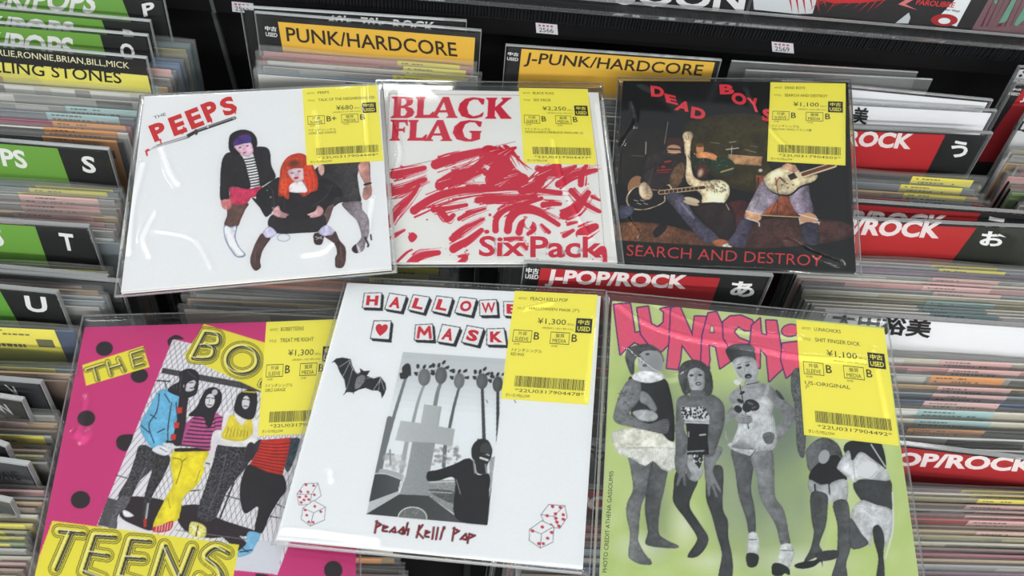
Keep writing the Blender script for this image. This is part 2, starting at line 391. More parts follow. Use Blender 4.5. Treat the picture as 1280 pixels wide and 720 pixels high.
def d_e1(fc, mb):
    for q in (((1266, 104), (1274, 100), (1275, 101.5), (1267, 105.5)), ((1273, 94), (1277, 92.5), (1278, 95), (1274, 96.5)), ((1278, 89), (1284, 88), (1284, 91), (1279, 91.5))): fc.poly(mb, q, (30, 30, 32), -0.0003)
card((1274, 82), (1330, 85), 'l', 'white card with black marks at the right edge under the shelf', (206, 208, 210), zt=0.955, group=GE, draw=d_e1)
def d_e2(fc, mb):
    zone(fc, mb, ((1280, 110), (1262, 136)), fc.w - fc.mg, RED)
    fc.text(mb, '中古', (1264, 113), (1276, 113.5), (1266, 110), WHT, -0.0003, bold=0.03); fc.text(mb, 'USED', (1259.5, 118.5), (1273, 119.5), (1262, 115), WHT, -0.0003, bold=0.02)
    fc.text(mb, 'J-POP', (1274, 128), (1330, 130), (1280, 112), WHT, -0.0003, bold=0.02)
card((1270, 102), (1330, 105), 'l', 'black and red divider at the right edge under the shelf', INK, zt=0.955, group=GE, draw=d_e2)
def d_e3(fc, mb):
    fc.text(mb, '山', (1264, 163), (1280, 165), (1272, 150), (30, 30, 32), -0.0003, bold=0.03)
card((1284, 136), (1340, 139), 'l', 'grey white card with a black character at the right photo edge', (206, 208, 210), zt=0.955, group=GE, draw=d_e3)
for k, (lx_, ly_) in enumerate(((131, 344), (146, 350))):
    card((0, ly_ - 12), (lx_ + 4, ly_), 'r', ('plain dark grey divider plate beside the green U divider', 'plain dark grey divider plate in front of its twin by the U divider')[k], (70, 73, 74), zt=0.938, group=GA, width=0.222, name='divider_plate')
# records shown on the upper shelf
def jacket(pa, pb, label, base, draw, lean=12):
    y = LY + 0.012 + math.tan(math.radians(lean)) * 0.31
    a, b = on_y(*pa, LY + 0.014), on_y(*pb, LY + 0.014)
    W = 0.31; top = np.array([a[0] + W / 2 if pa[0] > 0 else b[0] - W / 2, y, zr + 0.0015 + 0.31 * math.cos(math.radians(lean))])
    m, H = stand_matrix(top, (1, 0), lean, top[2], base=zr + 0.0015)
    root = empty('record_album', m); tag(root, label, 'record album', 'large record albums on the upper shelf')
    mb = MB(); mb.box((-W / 2, 0, 0), (W / 2, 0.004, H), base); fc = Face(m, 0.0, (0, 2, 1)); fc.w = W / 2; fc.H = H
    draw(fc, mb); mb.build('cover', M_PRINT, root)
    f2 = MB(); w = W / 2 + 0.003
    for y_ in (-0.001, 0.005): f2.poly([(-w, y_, 0), (w, y_, 0), (w, y_, H + 0.004), (-w, y_, H + 0.004)], (255, 255, 255))
    f2.build('outer_sleeve', M_RAIL, root)
def d_lp1(fc, mb): fc.text(mb, 'SOON', (768, 5), (929, 16), (774, -27), (226, 226, 226), -0.0004, bold=0.03)
def d_lp2(fc, mb):
    v = fc.view(920, 0, 3.556)
    v.poly(mb, [(70, -60), (400, -60), (358, 0), (340, 60), (270, 62), (80, 42)], (206, 210, 214), -0.0002)
    v.poly(mb, [(340, -60), (660, -60), (660, 0), (560, 12), (440, 14), (360, 0)], (196, 44, 48), -0.0003)
    rr = random.Random(5)
    for k in range(16):
        x = 190 + k * 30; y0 = -40 + rr.random() * 20; dx = -60 + rr.random() * 30 if k > 5 else 60; y1 = 30 + rr.random() * 40
        v.poly(mb, [(x + 40, y0), (x + 52, y0), (x + dx, y1)], (186, 48, 50), -0.0004)
    v.poly(mb, [(720, 18), (800, -30), (810, -14), (752, 18), (806, 44)], (214, 120, 120), -0.0004)
    v.poly(mb, [(885, 90), (1000, -30), (1060, -30), (980, 118)], (226, 228, 230), -0.0003)
    v.poly(mb, [(705, 104), (768, 55), (775, 78), (765, 104)], (196, 200, 204), -0.0003)
    v.text(mb, 'PAROLIBRE', (796, 20), (966, 34), (806, -4), (206, 60, 64), -0.0005, bold=0.02)
    v.text(mb, 'Color Vinyl', (908, 45), (990, 56), (912, 34), (30, 30, 32), -0.0005, bold=0.02)
    ring = [(925 + 60 * math.cos(a), 88 + 27 * math.sin(a)) for a in np.linspace(0, 6.283, 25)[:-1]]
    v.poly(mb, ring, (166, 42, 46), -0.0005)
    v.poly(mb, [(925 + (x - 925) * .45, 92 + (y - 88) * .5) for x, y in ring], (226, 228, 230), -0.0006)
def d_lp3(fc, mb):
    v = fc.view(920, 0, 3.556)
    rr = random.Random(8)
    for k in range(9):
        x = 1090 + k * 26; v.poly(mb, [(x + 60, -20), (x + 63, -20), (x - 10 + rr.random() * 20, 118), (x - 14 + rr.random() * 20, 118)], (116, 50, 70), -0.0003)
    for q in ([(1230, -10), (1250, -10), (1200, 96), (1165, 104), (1172, 92)], [(1280, 30), (1310, 20), (1300, 70), (1245, 118), (1235, 106)], [(1150, -10), (1166, -10), (1156, 16), (1146, 14)]): v.poly(mb, q, (112, 164, 140), -0.0004)
jacket((-1, 0), (932, 14), 'black record album with large white letters on the upper shelf', (30, 30, 32), d_lp1)
jacket((938, 14), (1205, 37), 'black and red record album with red starbursts on the upper shelf', (44, 42, 44), d_lp2)
jacket((1214, 38), (1400, 50), 'pink record album with green shapes at the right end of the upper shelf', (206, 158, 166), d_lp3)

# ------------------------------------------------------------------ records standing in the bins
RND = random.Random(11)
TAGC = {'yellow': (240, 230, 80), 'pink': (238, 198, 196), 'blue': (178, 210, 212), 'orange': (228, 164, 92)}
CC = {'black': (32, 32, 34), 'grey': (158, 158, 155), 'cream': (226, 218, 200), 'white': (224, 222, 218), 'brown': (124, 94, 74), 'red': (168, 48, 52), 'magenta': (158, 44, 88),
      'dark blue': (34, 62, 100), 'blue': (58, 112, 160), 'teal': (38, 92, 100), 'pink': (208, 150, 150), 'tan': (186, 150, 104), 'olive': (150, 142, 98), 'orange': (190, 92, 58),
      'dark red': (96, 34, 34), 'yellow': (206, 190, 76), 'slate': (116, 128, 136), 'purple': (92, 72, 98), 'green': (104, 138, 62)}
_mesh = {}
def cached(key, make):
    if key not in _mesh: _mesh[key] = make()
    return _mesh[key]
def cover_mesh(col, W, H, kind):
    mb = MB(); c = np.array(CC[col])
    mb.box((-W / 2 + 0.004, 0, 0.001), (W / 2 - 0.004, 0.0015, H - 0.006), CC[col])
    edge = tuple(np.clip(c * 0.75 + 50, 0, 240))
    mb.poly([(-W / 2 + 0.004, 0, H - 0.0059), (W / 2 - 0.004, 0, H - 0.0059), (W / 2 - 0.004, 0.0015, H - 0.0059), (-W / 2 + 0.004, 0.0015, H - 0.0059)], edge)
    r = random.Random(sum(map(ord, col)) + kind)
    x = -W / 2 + 0.006                               # printed band along the top of the cover
    while x < W / 2 - 0.03:
        w = 0.01 + r.random() * 0.05; x2 = min(x + w, W / 2 - 0.006)
        if r.random() < 0.6:
            k = tuple(np.clip(c * r.uniform(0.55, 1.35) + r.uniform(-15, 25), 8, 245)); h = 0.003 + r.random() * 0.02
            mb.poly([(x, -0.0001, H - 0.0065 - h), (x2, -0.0001, H - 0.0065 - h), (x2, -0.0001, H - 0.0065), (x, -0.0001, H - 0.0065)], k)
        x = x2
    o = mb.build('cover', M_PRINT); me = o.data; bpy.data.objects.remove(o); return me
def sleeve_mesh(W, H, kind):
    r = random.Random(kind * 7 + int(W * 1e4)); mb = MB(); n = 14
    ph, ph2 = r.random() * 6, r.random() * 6
    def row(y0, sgn, a):
        vs = []
        for i in range(n + 1):
            t = i / n; x = -W / 2 + W * t; e = math.sin(math.pi * t)
            zt = H - 0.0012 + 0.0011 * math.sin(ph + 7 * t) ; yt = y0 + sgn * a * e * (0.5 + 0.5 * math.sin(ph2 + 5 * t))
            vs.append(((x, y0, 0), (x, y0 + sgn * 0.0002 * e, H - 0.012), (x, yt, zt)))
        return vs
    for y0, sg in ((-0.0007, -1), (0.0022, 1)):
        R_ = row(y0, sg, 0.0006)
        for i in range(n):
            for k in (0, 1): mb.poly([R_[i][k], R_[i + 1][k], R_[i + 1][k + 1], R_[i][k + 1]], (255, 255, 255))
    for sx in (-1, 1): mb.poly([(sx * W / 2, -0.0007, 0), (sx * W / 2, 0.0022, 0), (sx * W / 2, 0.0022, H - 0.002), (sx * W / 2, -0.0007, H - 0.002)], (255, 255, 255))
    o = mb.build('s', M_SLEEVE); me = o.data; bpy.data.objects.remove(o); return me
def tag_mesh(col, H, kind):
    r = random.Random(kind + sum(map(ord, col))); mb = MB(); w = 0.058; c = TAGC[col]
    mb.box((0, -0.0004, H - 0.062), (w, -0.0002, H - 0.0045), c)
    ink = tuple(0.42 * np.array(c))
    for z, n, h in ((H - 0.0062, 7, 0.0010), (H - 0.0095, 11, 0.0014), (H - 0.0195, 6, 0.003)):
        x = 0.004 + (0.012 if n == 6 else 0)
        for _ in range(n):
            ww = 0.0012 + r.random() * 0.0026
            if r.random() < 0.85: mb.poly([(x, -0.0005, z - h), (x + ww, -0.0005, z - h), (x + ww, -0.0005, z), (x, -0.0005, z)], ink)
            x += ww + 0.0009
    mb.poly([(0.043, -0.0005, H - 0.0215), (0.054, -0.0005, H - 0.0215), (0.054, -0.0005, H - 0.014), (0.043, -0.0005, H - 0.014)], ink)
    o = mb.build('t', M_LABEL); me = o.data; bpy.data.objects.remove(o); return me
def add(name, me, parent, loc=(0, 0, 0)):
    o = bpy.data.objects.new(name, me); COL.objects.link(o); o.parent = parent; o.location = loc; return o
def record(xr, ytop, ztop, col, tg, label, group, W=0.197, lean=16.6, yaw=0.0, tagdx=0.012):
    """a single in its clear outer sleeve; xr, ytop: where the top right corner stands"""
    dH = round(RND.uniform(-0.002, 0.002), 3)
    u = (math.cos(yaw), math.sin(yaw))
    m, H = stand_matrix((xr - u[0] * W / 2, ytop - u[1] * W / 2, ztop), u, lean, ztop)
    H = round(H, 3)
    root = empty('record', m); tag(root, label, 'record', group)
    k = RND.randrange(5)
    add('cover', cached(('c', col, W, H, k), lambda: cover_mesh(col, W, H, k)), root)
    add('outer_sleeve', cached(('s', W, H, k), lambda: sleeve_mesh(W, H, k)), root)
    if tg: add('price_label', cached(('t', tg, H, k), lambda: tag_mesh(tg, H, k)), root, (W / 2 - 0.058 - tagdx, 0, 0))
    return root
ORD = ['nearest', 'second', 'third', 'fourth', 'fifth', 'sixth', 'seventh', 'eighth', 'ninth', 'tenth', 'eleventh', 'twelfth', 'thirteenth', 'fourteenth', 'fifteenth', 'sixteenth', 'seventeenth', 'eighteenth', 'nineteenth', 'twentieth'] + ['%dth' % i for i in range(21, 60)]
def segment(p0, p1, spec, where, group, z=0.934, W=0.197, jx=0.004, lean=16.6, dz=0.002, xr=None, left=False, tagpx=None):
    """a run of records from the rear one (photo point p0 of its top right corner) to the front one (p1)"""
    a, b = at(*p0, z), at(*p1, z); n = len(spec)
    if xr is not None: a[0] = b[0] = xr
    if left: a[0] += W; b[0] += W
    tx_ = None if tagpx is None else [at(*q, z)[0] for q in tagpx]
    for i, (col, tg) in enumerate(spec):
        t = i / max(1, n - 1)
        lab = '%s record%s, %s before the %s' % (col, ' with %s label' % tg if tg else '', ORD[i], where)
        x_ = a[0] + (b[0] - a[0]) * t + RND.uniform(-jx, jx); td = RND.choice((0.008, 0.012, 0.016, 0.022))
        if tx_: td = x_ - (tx_[0] + (tx_[1] - tx_[0]) * t) - 0.058 + RND.uniform(-0.006, 0.012)
        record(x_, a[1] + (b[1] - a[1]) * t, z + RND.uniform(-dz, dz), col, tg, lab, group, W, lean, 0.0, td)
def S(s):
    """'grey,tan:pink*3' -> list of (cover, label colour)"""
    out = []
    for w in s.split(','):
        n = 1
        if '*' in w: w, n = w.split('*'); n = int(n)
        c, _, t = w.strip().partition(':')
        out += [(c, t or None)] * n
    return out
G1, G2, G3, G4, G5 = ('records in the left bin', 'records in the second bin', 'records in the third bin', 'records in the fourth bin', 'records in the bin at the right edge')
segment((243, 48), (208, 112), S('teal,olive,dark blue,blue,slate:pink,grey,tan:blue,white'), 'rearmost green P divider', G1, z=0.930, jx=0.002)
segment((186, 122), (160, 172), S('grey,grey:blue,slate:blue,magenta:orange,white:orange,black:orange'), 'yellow and black name divider', G1, z=0.936)
segment((156, 230), (150, 296), S('dark blue:yellow,slate:yellow,grey:yellow,grey:pink,pink:pink,grey:pink,cream:pink,tan:pink,grey:pink,pink:pink,grey,white,slate'), 'green S divider', G1, z=0.934)
segment((140, 335), (128, 378), S('olive:yellow,grey:pink,pink:pink,grey:pink,tan,grey,slate,grey'), 'green T divider', G1, z=0.934)
segment((98, 409), (98, 410), S('dark blue:yellow'), 'green U divider showing its whole label', G1, z=0.940)
segment((92, 456), (88, 470), S('teal:yellow,tan,brown'), 'large yellow label', G1, z=0.934)
segment((80, 516), (72, 540), S('grey,tan:pink,brown,grey:yellow'), 'black V divider', G1, z=0.93)
segment((66, 558), (62, 572), S('brown,olive,grey:yellow'), 'black divider at photo edge', G1, z=0.93)
segment((58, 610), (52, 640), S('pink,grey,tan,brown,cream'), 'grey lettered divider', G1, z=0.93)
segment((47, 652), (30, 716), S('yellow:yellow,grey:yellow,yellow:yellow,green:yellow,grey,cream,pink,brown,tan'), 'dark left edge divider', G1, z=0.93)
segment((598, 77), (598, 108), S('pink:yellow,red:yellow,cream:yellow,purple:yellow,grey:yellow,blue,white'), 'yellow PUNK divider', G2, z=0.936, W=0.200)
segment((575, 320), (571, 398), S('black:yellow,slate:yellow,grey:yellow,slate:yellow,black:yellow,orange,orange,black,grey,tan,slate,cream'), 'white top row sleeves', G2, z=0.925, xr=0.002)
segment((517, 684), (512, 716), S('white,tan:orange,black,dark red'), 'white sleeve with palm trees', G2, z=0.913, xr=-0.022)
segment((755, 118), (755, 308), S('grey,slate*2,white,grey*2,black,white,grey,slate,grey,cream,grey*2,slate,grey,white,grey,slate,black,grey,slate,white,grey'), 'yellow J-PUNK divider', G3, z=0.93, xr=0.243)
segment((742, 400), (742, 540), S('black,dark red,brown,grey,red,brown,dark red,black,grey,brown,black'), 'red あ divider', G3, z=0.925, xr=0.243)
segment((742, 652), (742, 716), S('red,red,dark red,slate,grey,dark blue,brown'), 'red divider of the lower gap', G3, z=0.922, xr=0.243)
segment((1230, 222), (1240, 250), S('black:yellow,slate:yellow,tan:yellow,red:blue'), 'red divider lettered う', G4, z=0.937)
segment((1180, 325), (1180, 388), S('grey:yellow,slate:yellow,purple,grey:pink,cream:pink,pink:pink,slate:pink,cream,olive:blue,cream:blue,cream:blue,white:blue'), 'red divider lettered お', G4, z=0.936, W=0.215, xr=0.490, tagpx=((1182, 325), (1160, 385)))
segment((1200, 446), (1200, 555), S('cream:pink,pink:pink,grey:orange,tan:pink,slate:pink,dark blue:pink,cream:blue,cream:blue,black:orange,white,white'), 'white divider with four characters', G4, z=0.936, W=0.212, xr=0.488, tagpx=((1185, 446), (1150, 545)))
segment((1200, 606), (1200, 718), S('purple:yellow,cream:yellow,olive:yellow,brown:pink,grey:pink,dark red:pink,red:pink,brown,tan:pink,olive,cream,brown,magenta,tan,grey,purple,red'), 'red divider low in the fourth bin', G4, z=0.93, W=0.212, xr=0.486, tagpx=((1226, 606), (1240, 718)))
segment((1256, 180), (1284, 262), S('olive,grey,tan,dark red,pink,brown,green,slate,cream,grey'), 'white card at the right edge', G5, z=0.936, left=True, jx=0.008)

# ------------------------------------------------------------------ the six sleeves laid on top
class Art:
    """the printed picture of a cover, drawn from shapes; coordinates are read off the photo through view()"""
    K = 2.5
    def __init__(self, quad, bg):
        self.quad = np.array(quad, float)
        self.x0, self.y0 = self.quad.min(0) - 6; x1, y1 = self.quad.max(0) + 6
        self.w, self.h = int((x1 - self.x0) * self.K), int((y1 - self.y0) * self.K)
        self.im = np.empty((self.h, self.w, 3), np.float32); self.im[:] = bg
        self.view(0, 0, 1)
    def view(self, ox, oy, s):
        self.ox, self.oy, self.s = ox, oy, s; return self
    def P(self, pts):
        p = np.array(pts, float)
        return np.stack([(self.ox + p[:, 0] / self.s - self.x0) * self.K, (self.oy + p[:, 1] / self.s - self.y0) * self.K], 1)
    def smooth(self, p, closed=True, n=5):
        m = len(p); out = []
        for i in range(m if closed else m - 1):
            a, b, c, d = (p[(i - 1) % m], p[i], p[(i + 1) % m], p[(i + 2) % m]) if closed else (p[max(i - 1, 0)], p[i], p[i + 1], p[min(i + 2, m - 1)])
            for t in np.arange(n) / n:
                out.append(0.5 * ((2 * b) + (-a + c) * t + (2 * a - 5 * b + 4 * c - d) * t * t + (-a + 3 * b - 3 * c + d) * t ** 3))
        if not closed: out.append(p[-1])
        return np.array(out)
    def box(self, p, pad):
        x0, y0 = np.floor(p.min(0) - pad).astype(int); x1, y1 = np.ceil(p.max(0) + pad).astype(int) + 1
        x0, y0, x1, y1 = max(x0, 0), max(y0, 0), min(x1, self.w), min(y1, self.h)
        if x1 <= x0 or y1 <= y0: return None
        X, Y = np.meshgrid(np.arange(x0, x1) + 0.5, np.arange(y0, y1) + 0.5)
        return x0, y0, x1, y1, X, Y
    def put(self, b, a, col):
        x0, y0, x1, y1 = b[:4]; s = self.im[y0:y1, x0:x1]
        s += a[..., None] * (np.asarray(col, np.float32) - s)
    def inside(self, p, b):
        X, Y = b[4], b[5]; r = np.zeros(X.shape, np.float32)
        for dx, dy in ((-.25, -.25), (.25, -.25), (-.25, .25), (.25, .25)):
            c = np.zeros(X.shape, bool)
            for (ax, ay), (bx, by) in zip(p, np.roll(p, -1, 0)):
                if ay == by: continue
                yy = Y + dy
                c ^= ((ay > yy) != (by > yy)) & (X + dx < (bx - ax) * (yy - ay) / (by - ay) + ax)
            r += c * 0.25
        return r
    def poly(self, pts, col, sm=True, a=1.0, grain=0, shade=None):
        """grain: printed speckle; shade: second colour towards the lower right of the shape (a printed photograph's tone)"""
        p = self.P(pts); p = self.smooth(p) if sm else p
        b = self.box(p, 1)
        if b is None: return self
        m = self.inside(p, b) * a
        c = np.asarray(col, np.float32)
        if shade is not None or grain or self.photo:
            t = (b[4] - p[:, 0].min()) / max(1, np.ptp(p[:, 0]))
            cc = np.empty(b[4].shape + (3,), np.float32); cc[:] = c
            if shade is not None: cc += t[..., None] * (np.asarray(shade, np.float32) - c)
            if grain: cc += self.noise(b[4].shape, 2.2)[..., None] * grain
            if self.photo:                            # the uneven tones of a printed photograph
                sh = b[4].shape; e = m / max(a, 1e-6); r = max(2, int(min(sh) * 0.10))
                for ax in (0, 1):
                    q = np.cumsum(np.pad(e, [(r + 1, r) if i == ax else (0, 0) for i in (0, 1)], mode='edge'), ax)
                    e = (np.take(q, range(2 * r + 1, q.shape[ax]), ax) - np.take(q, range(0, q.shape[ax] - 2 * r - 1), ax)) / (2 * r + 1)
                f = 0.66 * self.noise(sh, 26) + 0.5 * self.noise(sh, 9) + 0.34 * self.noise(sh, 3.2)
                cc = cc * (1 + self.photo * (f + 1.5 * (np.clip(e, 0.4, 1) - 0.85)))[..., None]
            c = np.clip(cc, 0, 250)
        self.put(b, m, c); return self
    rng = np.random.RandomState(4)
    photo = 0.0
    def noise(self, shp, s):
        h, w = int(shp[0] / s) + 2, int(shp[1] / s) + 2
        g = self.rng.rand(h, w) * 2 - 1
        yi = np.arange(shp[0]) / s; xi = np.arange(shp[1]) / s
        y0, x0 = yi.astype(int), xi.astype(int); fy, fx = (yi - y0)[:, None], (xi - x0)[None]
        q = lambda dy, dx: g[y0 + dy][:, x0 + dx]
        return ((q(0, 0) * (1 - fx) + q(0, 1) * fx) * (1 - fy) + (q(1, 0) * (1 - fx) + q(1, 1) * fx) * fy).astype(np.float32)
    def line(self, pts, w, col, sm=False, a=1.0, w2=None):
        """w: width in view units (w2: at the far end)"""
        p = self.P(pts); p = self.smooth(p, False) if sm else p
        k = self.K / self.s; W0 = w * k; W1 = (w if w2 is None else w2) * k
        b = self.box(p, max(W0, W1) + 1)
        if b is None: return self
        X, Y = b[4], b[5]; m = np.zeros(X.shape, np.float32); n = len(p) - 1
        for i in range(n):
            (ax, ay), (bx, by) = p[i], p[i + 1]; dx, dy = bx - ax, by - ay; L = dx * dx + dy * dy + 1e-9
            t = np.clip(((X - ax) * dx + (Y - ay) * dy) / L, 0, 1)
            d = np.hypot(X - ax - t * dx, Y - ay - t * dy)
            m = np.maximum(m, np.clip(0.5 + (W0 + (W1 - W0) * (i + t) / n) / 2 - d, 0, 1))
        self.put(b, m * a, col); return self
    def ell(self, x, y, rx, ry, col, rot=0, soft=0, a=1.0):
        c = self.P([(x, y)])[0]; k = self.K / self.s; rx, ry = rx * k, ry * k; R_ = max(rx, ry) * (1 + soft)
        b = self.box(np.array([c - R_, c + R_]), 2)
        if b is None: return self
        X, Y = b[4] - c[0], b[5] - c[1]; r = math.radians(rot)
        u, v = X * math.cos(r) + Y * math.sin(r), -X * math.sin(r) + Y * math.cos(r)
        d = np.hypot(u / rx, v / ry)
        m = np.clip((1 + soft - d) / (2 * soft), 0, 1) if soft else np.clip(0.5 + (1 - d) * min(rx, ry), 0, 1)
        self.put(b, m.astype(np.float32) * a, col); return self
    def sample(self, px):
        im = self.im
        x = np.clip((px[:, 0] - self.x0) * self.K - 0.5, 0, self.w - 1.001); y = np.clip((px[:, 1] - self.y0) * self.K - 0.5, 0, self.h - 1.001)
        xi, yi = x.astype(int), y.astype(int); fx, fy = (x - xi)[:, None], (y - yi)[:, None]
        xi2, yi2 = np.minimum(xi + 1, self.w - 1), np.minimum(yi + 1, self.h - 1)
        return (im[yi, xi] * (1 - fx) + im[yi, xi2] * fx) * (1 - fy) + (im[yi2, xi] * (1 - fx) + im[yi2, xi2] * fx) * fy

def homog(src, dst):
    A = []; B = []
    for (x, y), (u, v) in zip(src, dst):
        A += [[x, y, 1, 0, 0, 0, -u * x, -u * y], [0, 0, 0, x, y, 1, -v * x, -v * y]]; B += [u, v]
    return np.append(np.linalg.solve(np.array(A, float), np.array(B, float)), 1).reshape(3, 3)
def happly(H, p):
    q = np.c_[p, np.ones(len(p))] @ H.T
    return q[:, :2] / q[:, 2:]

def raw_mesh(name, V, F, C, mat, parent):
    """V (n,3), F (m,4) quads with vertex colours C (n,3) in 0..255"""
    me = bpy.data.meshes.new(name); me.vertices.add(len(V)); me.vertices.foreach_set('co', V.astype(np.float32).ravel())
    me.loops.add(F.size); me.loops.foreach_set('vertex_index', F.astype(np.int32).ravel())
    me.polygons.add(len(F)); me.polygons.foreach_set('loop_start', np.arange(0, F.size, 4, dtype=np.int32))
    me.polygons.foreach_set('loop_total', np.full(len(F), 4, np.int32)); me.update(calc_edges=True)
    if C is not None:
        a = me.color_attributes.new('ink', 'FLOAT_COLOR', 'CORNER')
        c = np.ones((F.size, 4), np.float32); c[:, :3] = lin(C)[F.ravel()]; a.data.foreach_set('color', c.ravel())
    me.materials.append(mat); o = bpy.data.objects.new(name, me); COL.objects.link(o); o.parent = parent
    return o
NG = 400
def grid_faces(nx, ny):
    i = np.arange(nx * ny).reshape(ny, nx)
    return np.stack([i[:-1, :-1], i[:-1, 1:], i[1:, 1:], i[1:, :-1]], -1).reshape(-1, 4)[:, ::-1]

def build_sleeve(art, z, tilt, label, overlay, edge_col, label_quad, label_text, ridges, seed, over=(0.004, 0.010, 0.004, 0.003)):
    quad = art.quad
    # plane of the sleeve: level z at its middle, tilted a little about x and y
    n = np.array([math.tan(math.radians(tilt[1])), -math.tan(math.radians(tilt[0])), 1.0]); n /= np.linalg.norm(n)
    c0 = at(*quad.mean(0), z)
    def onp(x, y):
        d = ray(x, y); return CAMPOS + d * (np.dot(c0 - CAMPOS, n) / np.dot(d, n))
    P4 = [onp(*q) for q in quad]                    # TL TR BR BL
    u = (P4[1] + P4[2] - P4[0] - P4[3]); u -= n * np.dot(u, n); u /= np.linalg.norm(u); v = np.cross(n, u)
    T = 0.0028; ctr = sum(P4) / 4
    m = frame(ctr - n * T, u, v, n)
    root = empty('record_sleeve', m); tag(root, label, 'record sleeve', 'six record sleeves laid on top of the bins')
    inv = m.inverted()
    L4 = np.array([(inv @ Vector(p))[:2] for p in P4])
    Huv = homog([(0, 0), (1, 0), (1, 1), (0, 1)], quad)            # cover u,v -> photo
    Hloc = homog(quad, L4)                                          # photo -> sleeve axes
    U, V_ = np.meshgrid(np.linspace(0, 1, NG), np.linspace(0, 1, NG)); uv = np.stack([U.ravel(), V_.ravel()], 1)
    px = happly(Huv, uv); loc = happly(Hloc, px)
    V = np.c_[loc, np.full(len(loc), T)]; C = art.sample(px); F = grid_faces(NG, NG)
    # board body under the print
    k = len(V); B = np.array([[*L4[i], zz] for zz in (0, T - 1e-5) for i in range(4)])
    FB = np.array([[3, 2, 1, 0][::-1], [0, 1, 5, 4], [1, 2, 6, 5], [2, 3, 7, 6], [3, 0, 4, 7]]) + k
    V = np.r_[V, B]; C = np.r_[C, np.tile(np.array(edge_col, float), (8, 1))]; F = np.r_[F, FB]
    fc = Face(m, T, (0, 1, 2)); mb = MB()
    if overlay: overlay(fc, mb)
    o = raw_mesh('cover', V, F, C, M_PAPER, root)
    if mb.v:                                        # lettering belongs to the cover's own mesh
        o2 = mb.build('lettering', M_PAPER)
        import bmesh
        bm = bmesh.new(); bm.from_mesh(o.data); bm.from_mesh(o2.data); bm.to_mesh(o.data); bm.free()
        me2 = o2.data; bpy.data.objects.remove(o2); bpy.data.meshes.remove(me2)
    # price label
    if label_quad: price_label(fc, root, label_quad, label_text)
    # clear outer sleeve, wrinkled
    lo, to, ro, bo = over
    c2 = L4 + np.array([[-lo, to], [ro, to], [ro, -bo], [-lo, -bo]])
    nx = 150; U, V_ = np.meshgrid(np.linspace(0, 1, nx), np.linspace(0, 1, nx))
    Hf = homog([(0, 0), (1, 0), (1, 1), (0, 1)], c2); fl_ = happly(Hf, np.stack([U.ravel(), V_.ravel()], 1))
    r = np.random.RandomState(seed); hgt = np.zeros(len(fl_))
    for _ in range(14):
        a = r.rand() * 6.28; f = 20 + r.rand() * 90; hgt += np.sin((fl_[:, 0] * math.cos(a) + fl_[:, 1] * math.sin(a)) * f + r.rand() * 6.28) * 0.010 / f
    hgt = np.abs(hgt) * 0.6
    for pts, amp, wid in ridges:
        q = happly(Hloc, np.array(pts, float)); d = np.full(len(fl_), 9.0)
        q = art.smooth(q, False, 6) if len(q) > 2 else q
        for a, b in zip(q[:-1], q[1:]):
            ab = b - a; t = np.clip(((fl_ - a) @ ab) / (ab @ ab + 1e-12), 0, 1); d = np.minimum(d, np.hypot(*(fl_ - a - t[:, None] * ab).T))
        hgt += 1.5 * amp * np.exp(-(d / wid) ** 2)
    e = np.minimum(np.minimum(U, 1 - U), np.minimum(V_, 1 - V_)).ravel(); hgt *= np.clip(e / 0.03, 0, 1)
    zt = np.where(e < 0.012, T * 0.55 + (T * 0.45 + 0.0007) * np.clip(e / 0.012, 0, 1), T + 0.0007) + hgt
    kk = len(fl_); Ft = grid_faces(nx, nx)
    zb = np.where(e < 0.012, T * 0.5 - (T * 0.5 + 0.0004) * np.clip(e / 0.012, 0, 1), -0.0004)
    fo = raw_mesh('outer_sleeve', np.r_[np.c_[fl_, zt], np.c_[fl_, zb]], np.r_[Ft, Ft[:, ::-1] + kk], None, M_FILM, root)
    fo.data.shade_smooth()
    fo['label'] = 'clear wrinkled plastic outer sleeve'
    rim = MB(); rr = 0.0004                          # welded seam round the clear sleeve
    for a, b in ((0, 1), (1, 2), (2, 3), (3, 0)):
        p, q = c2[a], c2[b]; d = (q - p) / np.linalg.norm(q - p); nn = np.array([-d[1], d[0]]) * rr
        z0_, z1_ = T * 0.5 - 0.0004, T * 0.5 + 0.0006
        vs = [(*(p - nn), z0_), (*(q - nn), z0_), (*(q + nn), z0_), (*(p + nn), z0_), (*(p - nn), z1_), (*(q - nn), z1_), (*(q + nn), z1_), (*(p + nn), z1_)]
        rim.mesh(vs, [(3, 2, 1, 0), (0, 1, 5, 4), (1, 2, 6, 5), (2, 3, 7, 6), (3, 0, 4, 7), (4, 5, 6, 7)], (255, 255, 255))
    rim.build('sleeve_seam', M_SEAM, fo)
    return root

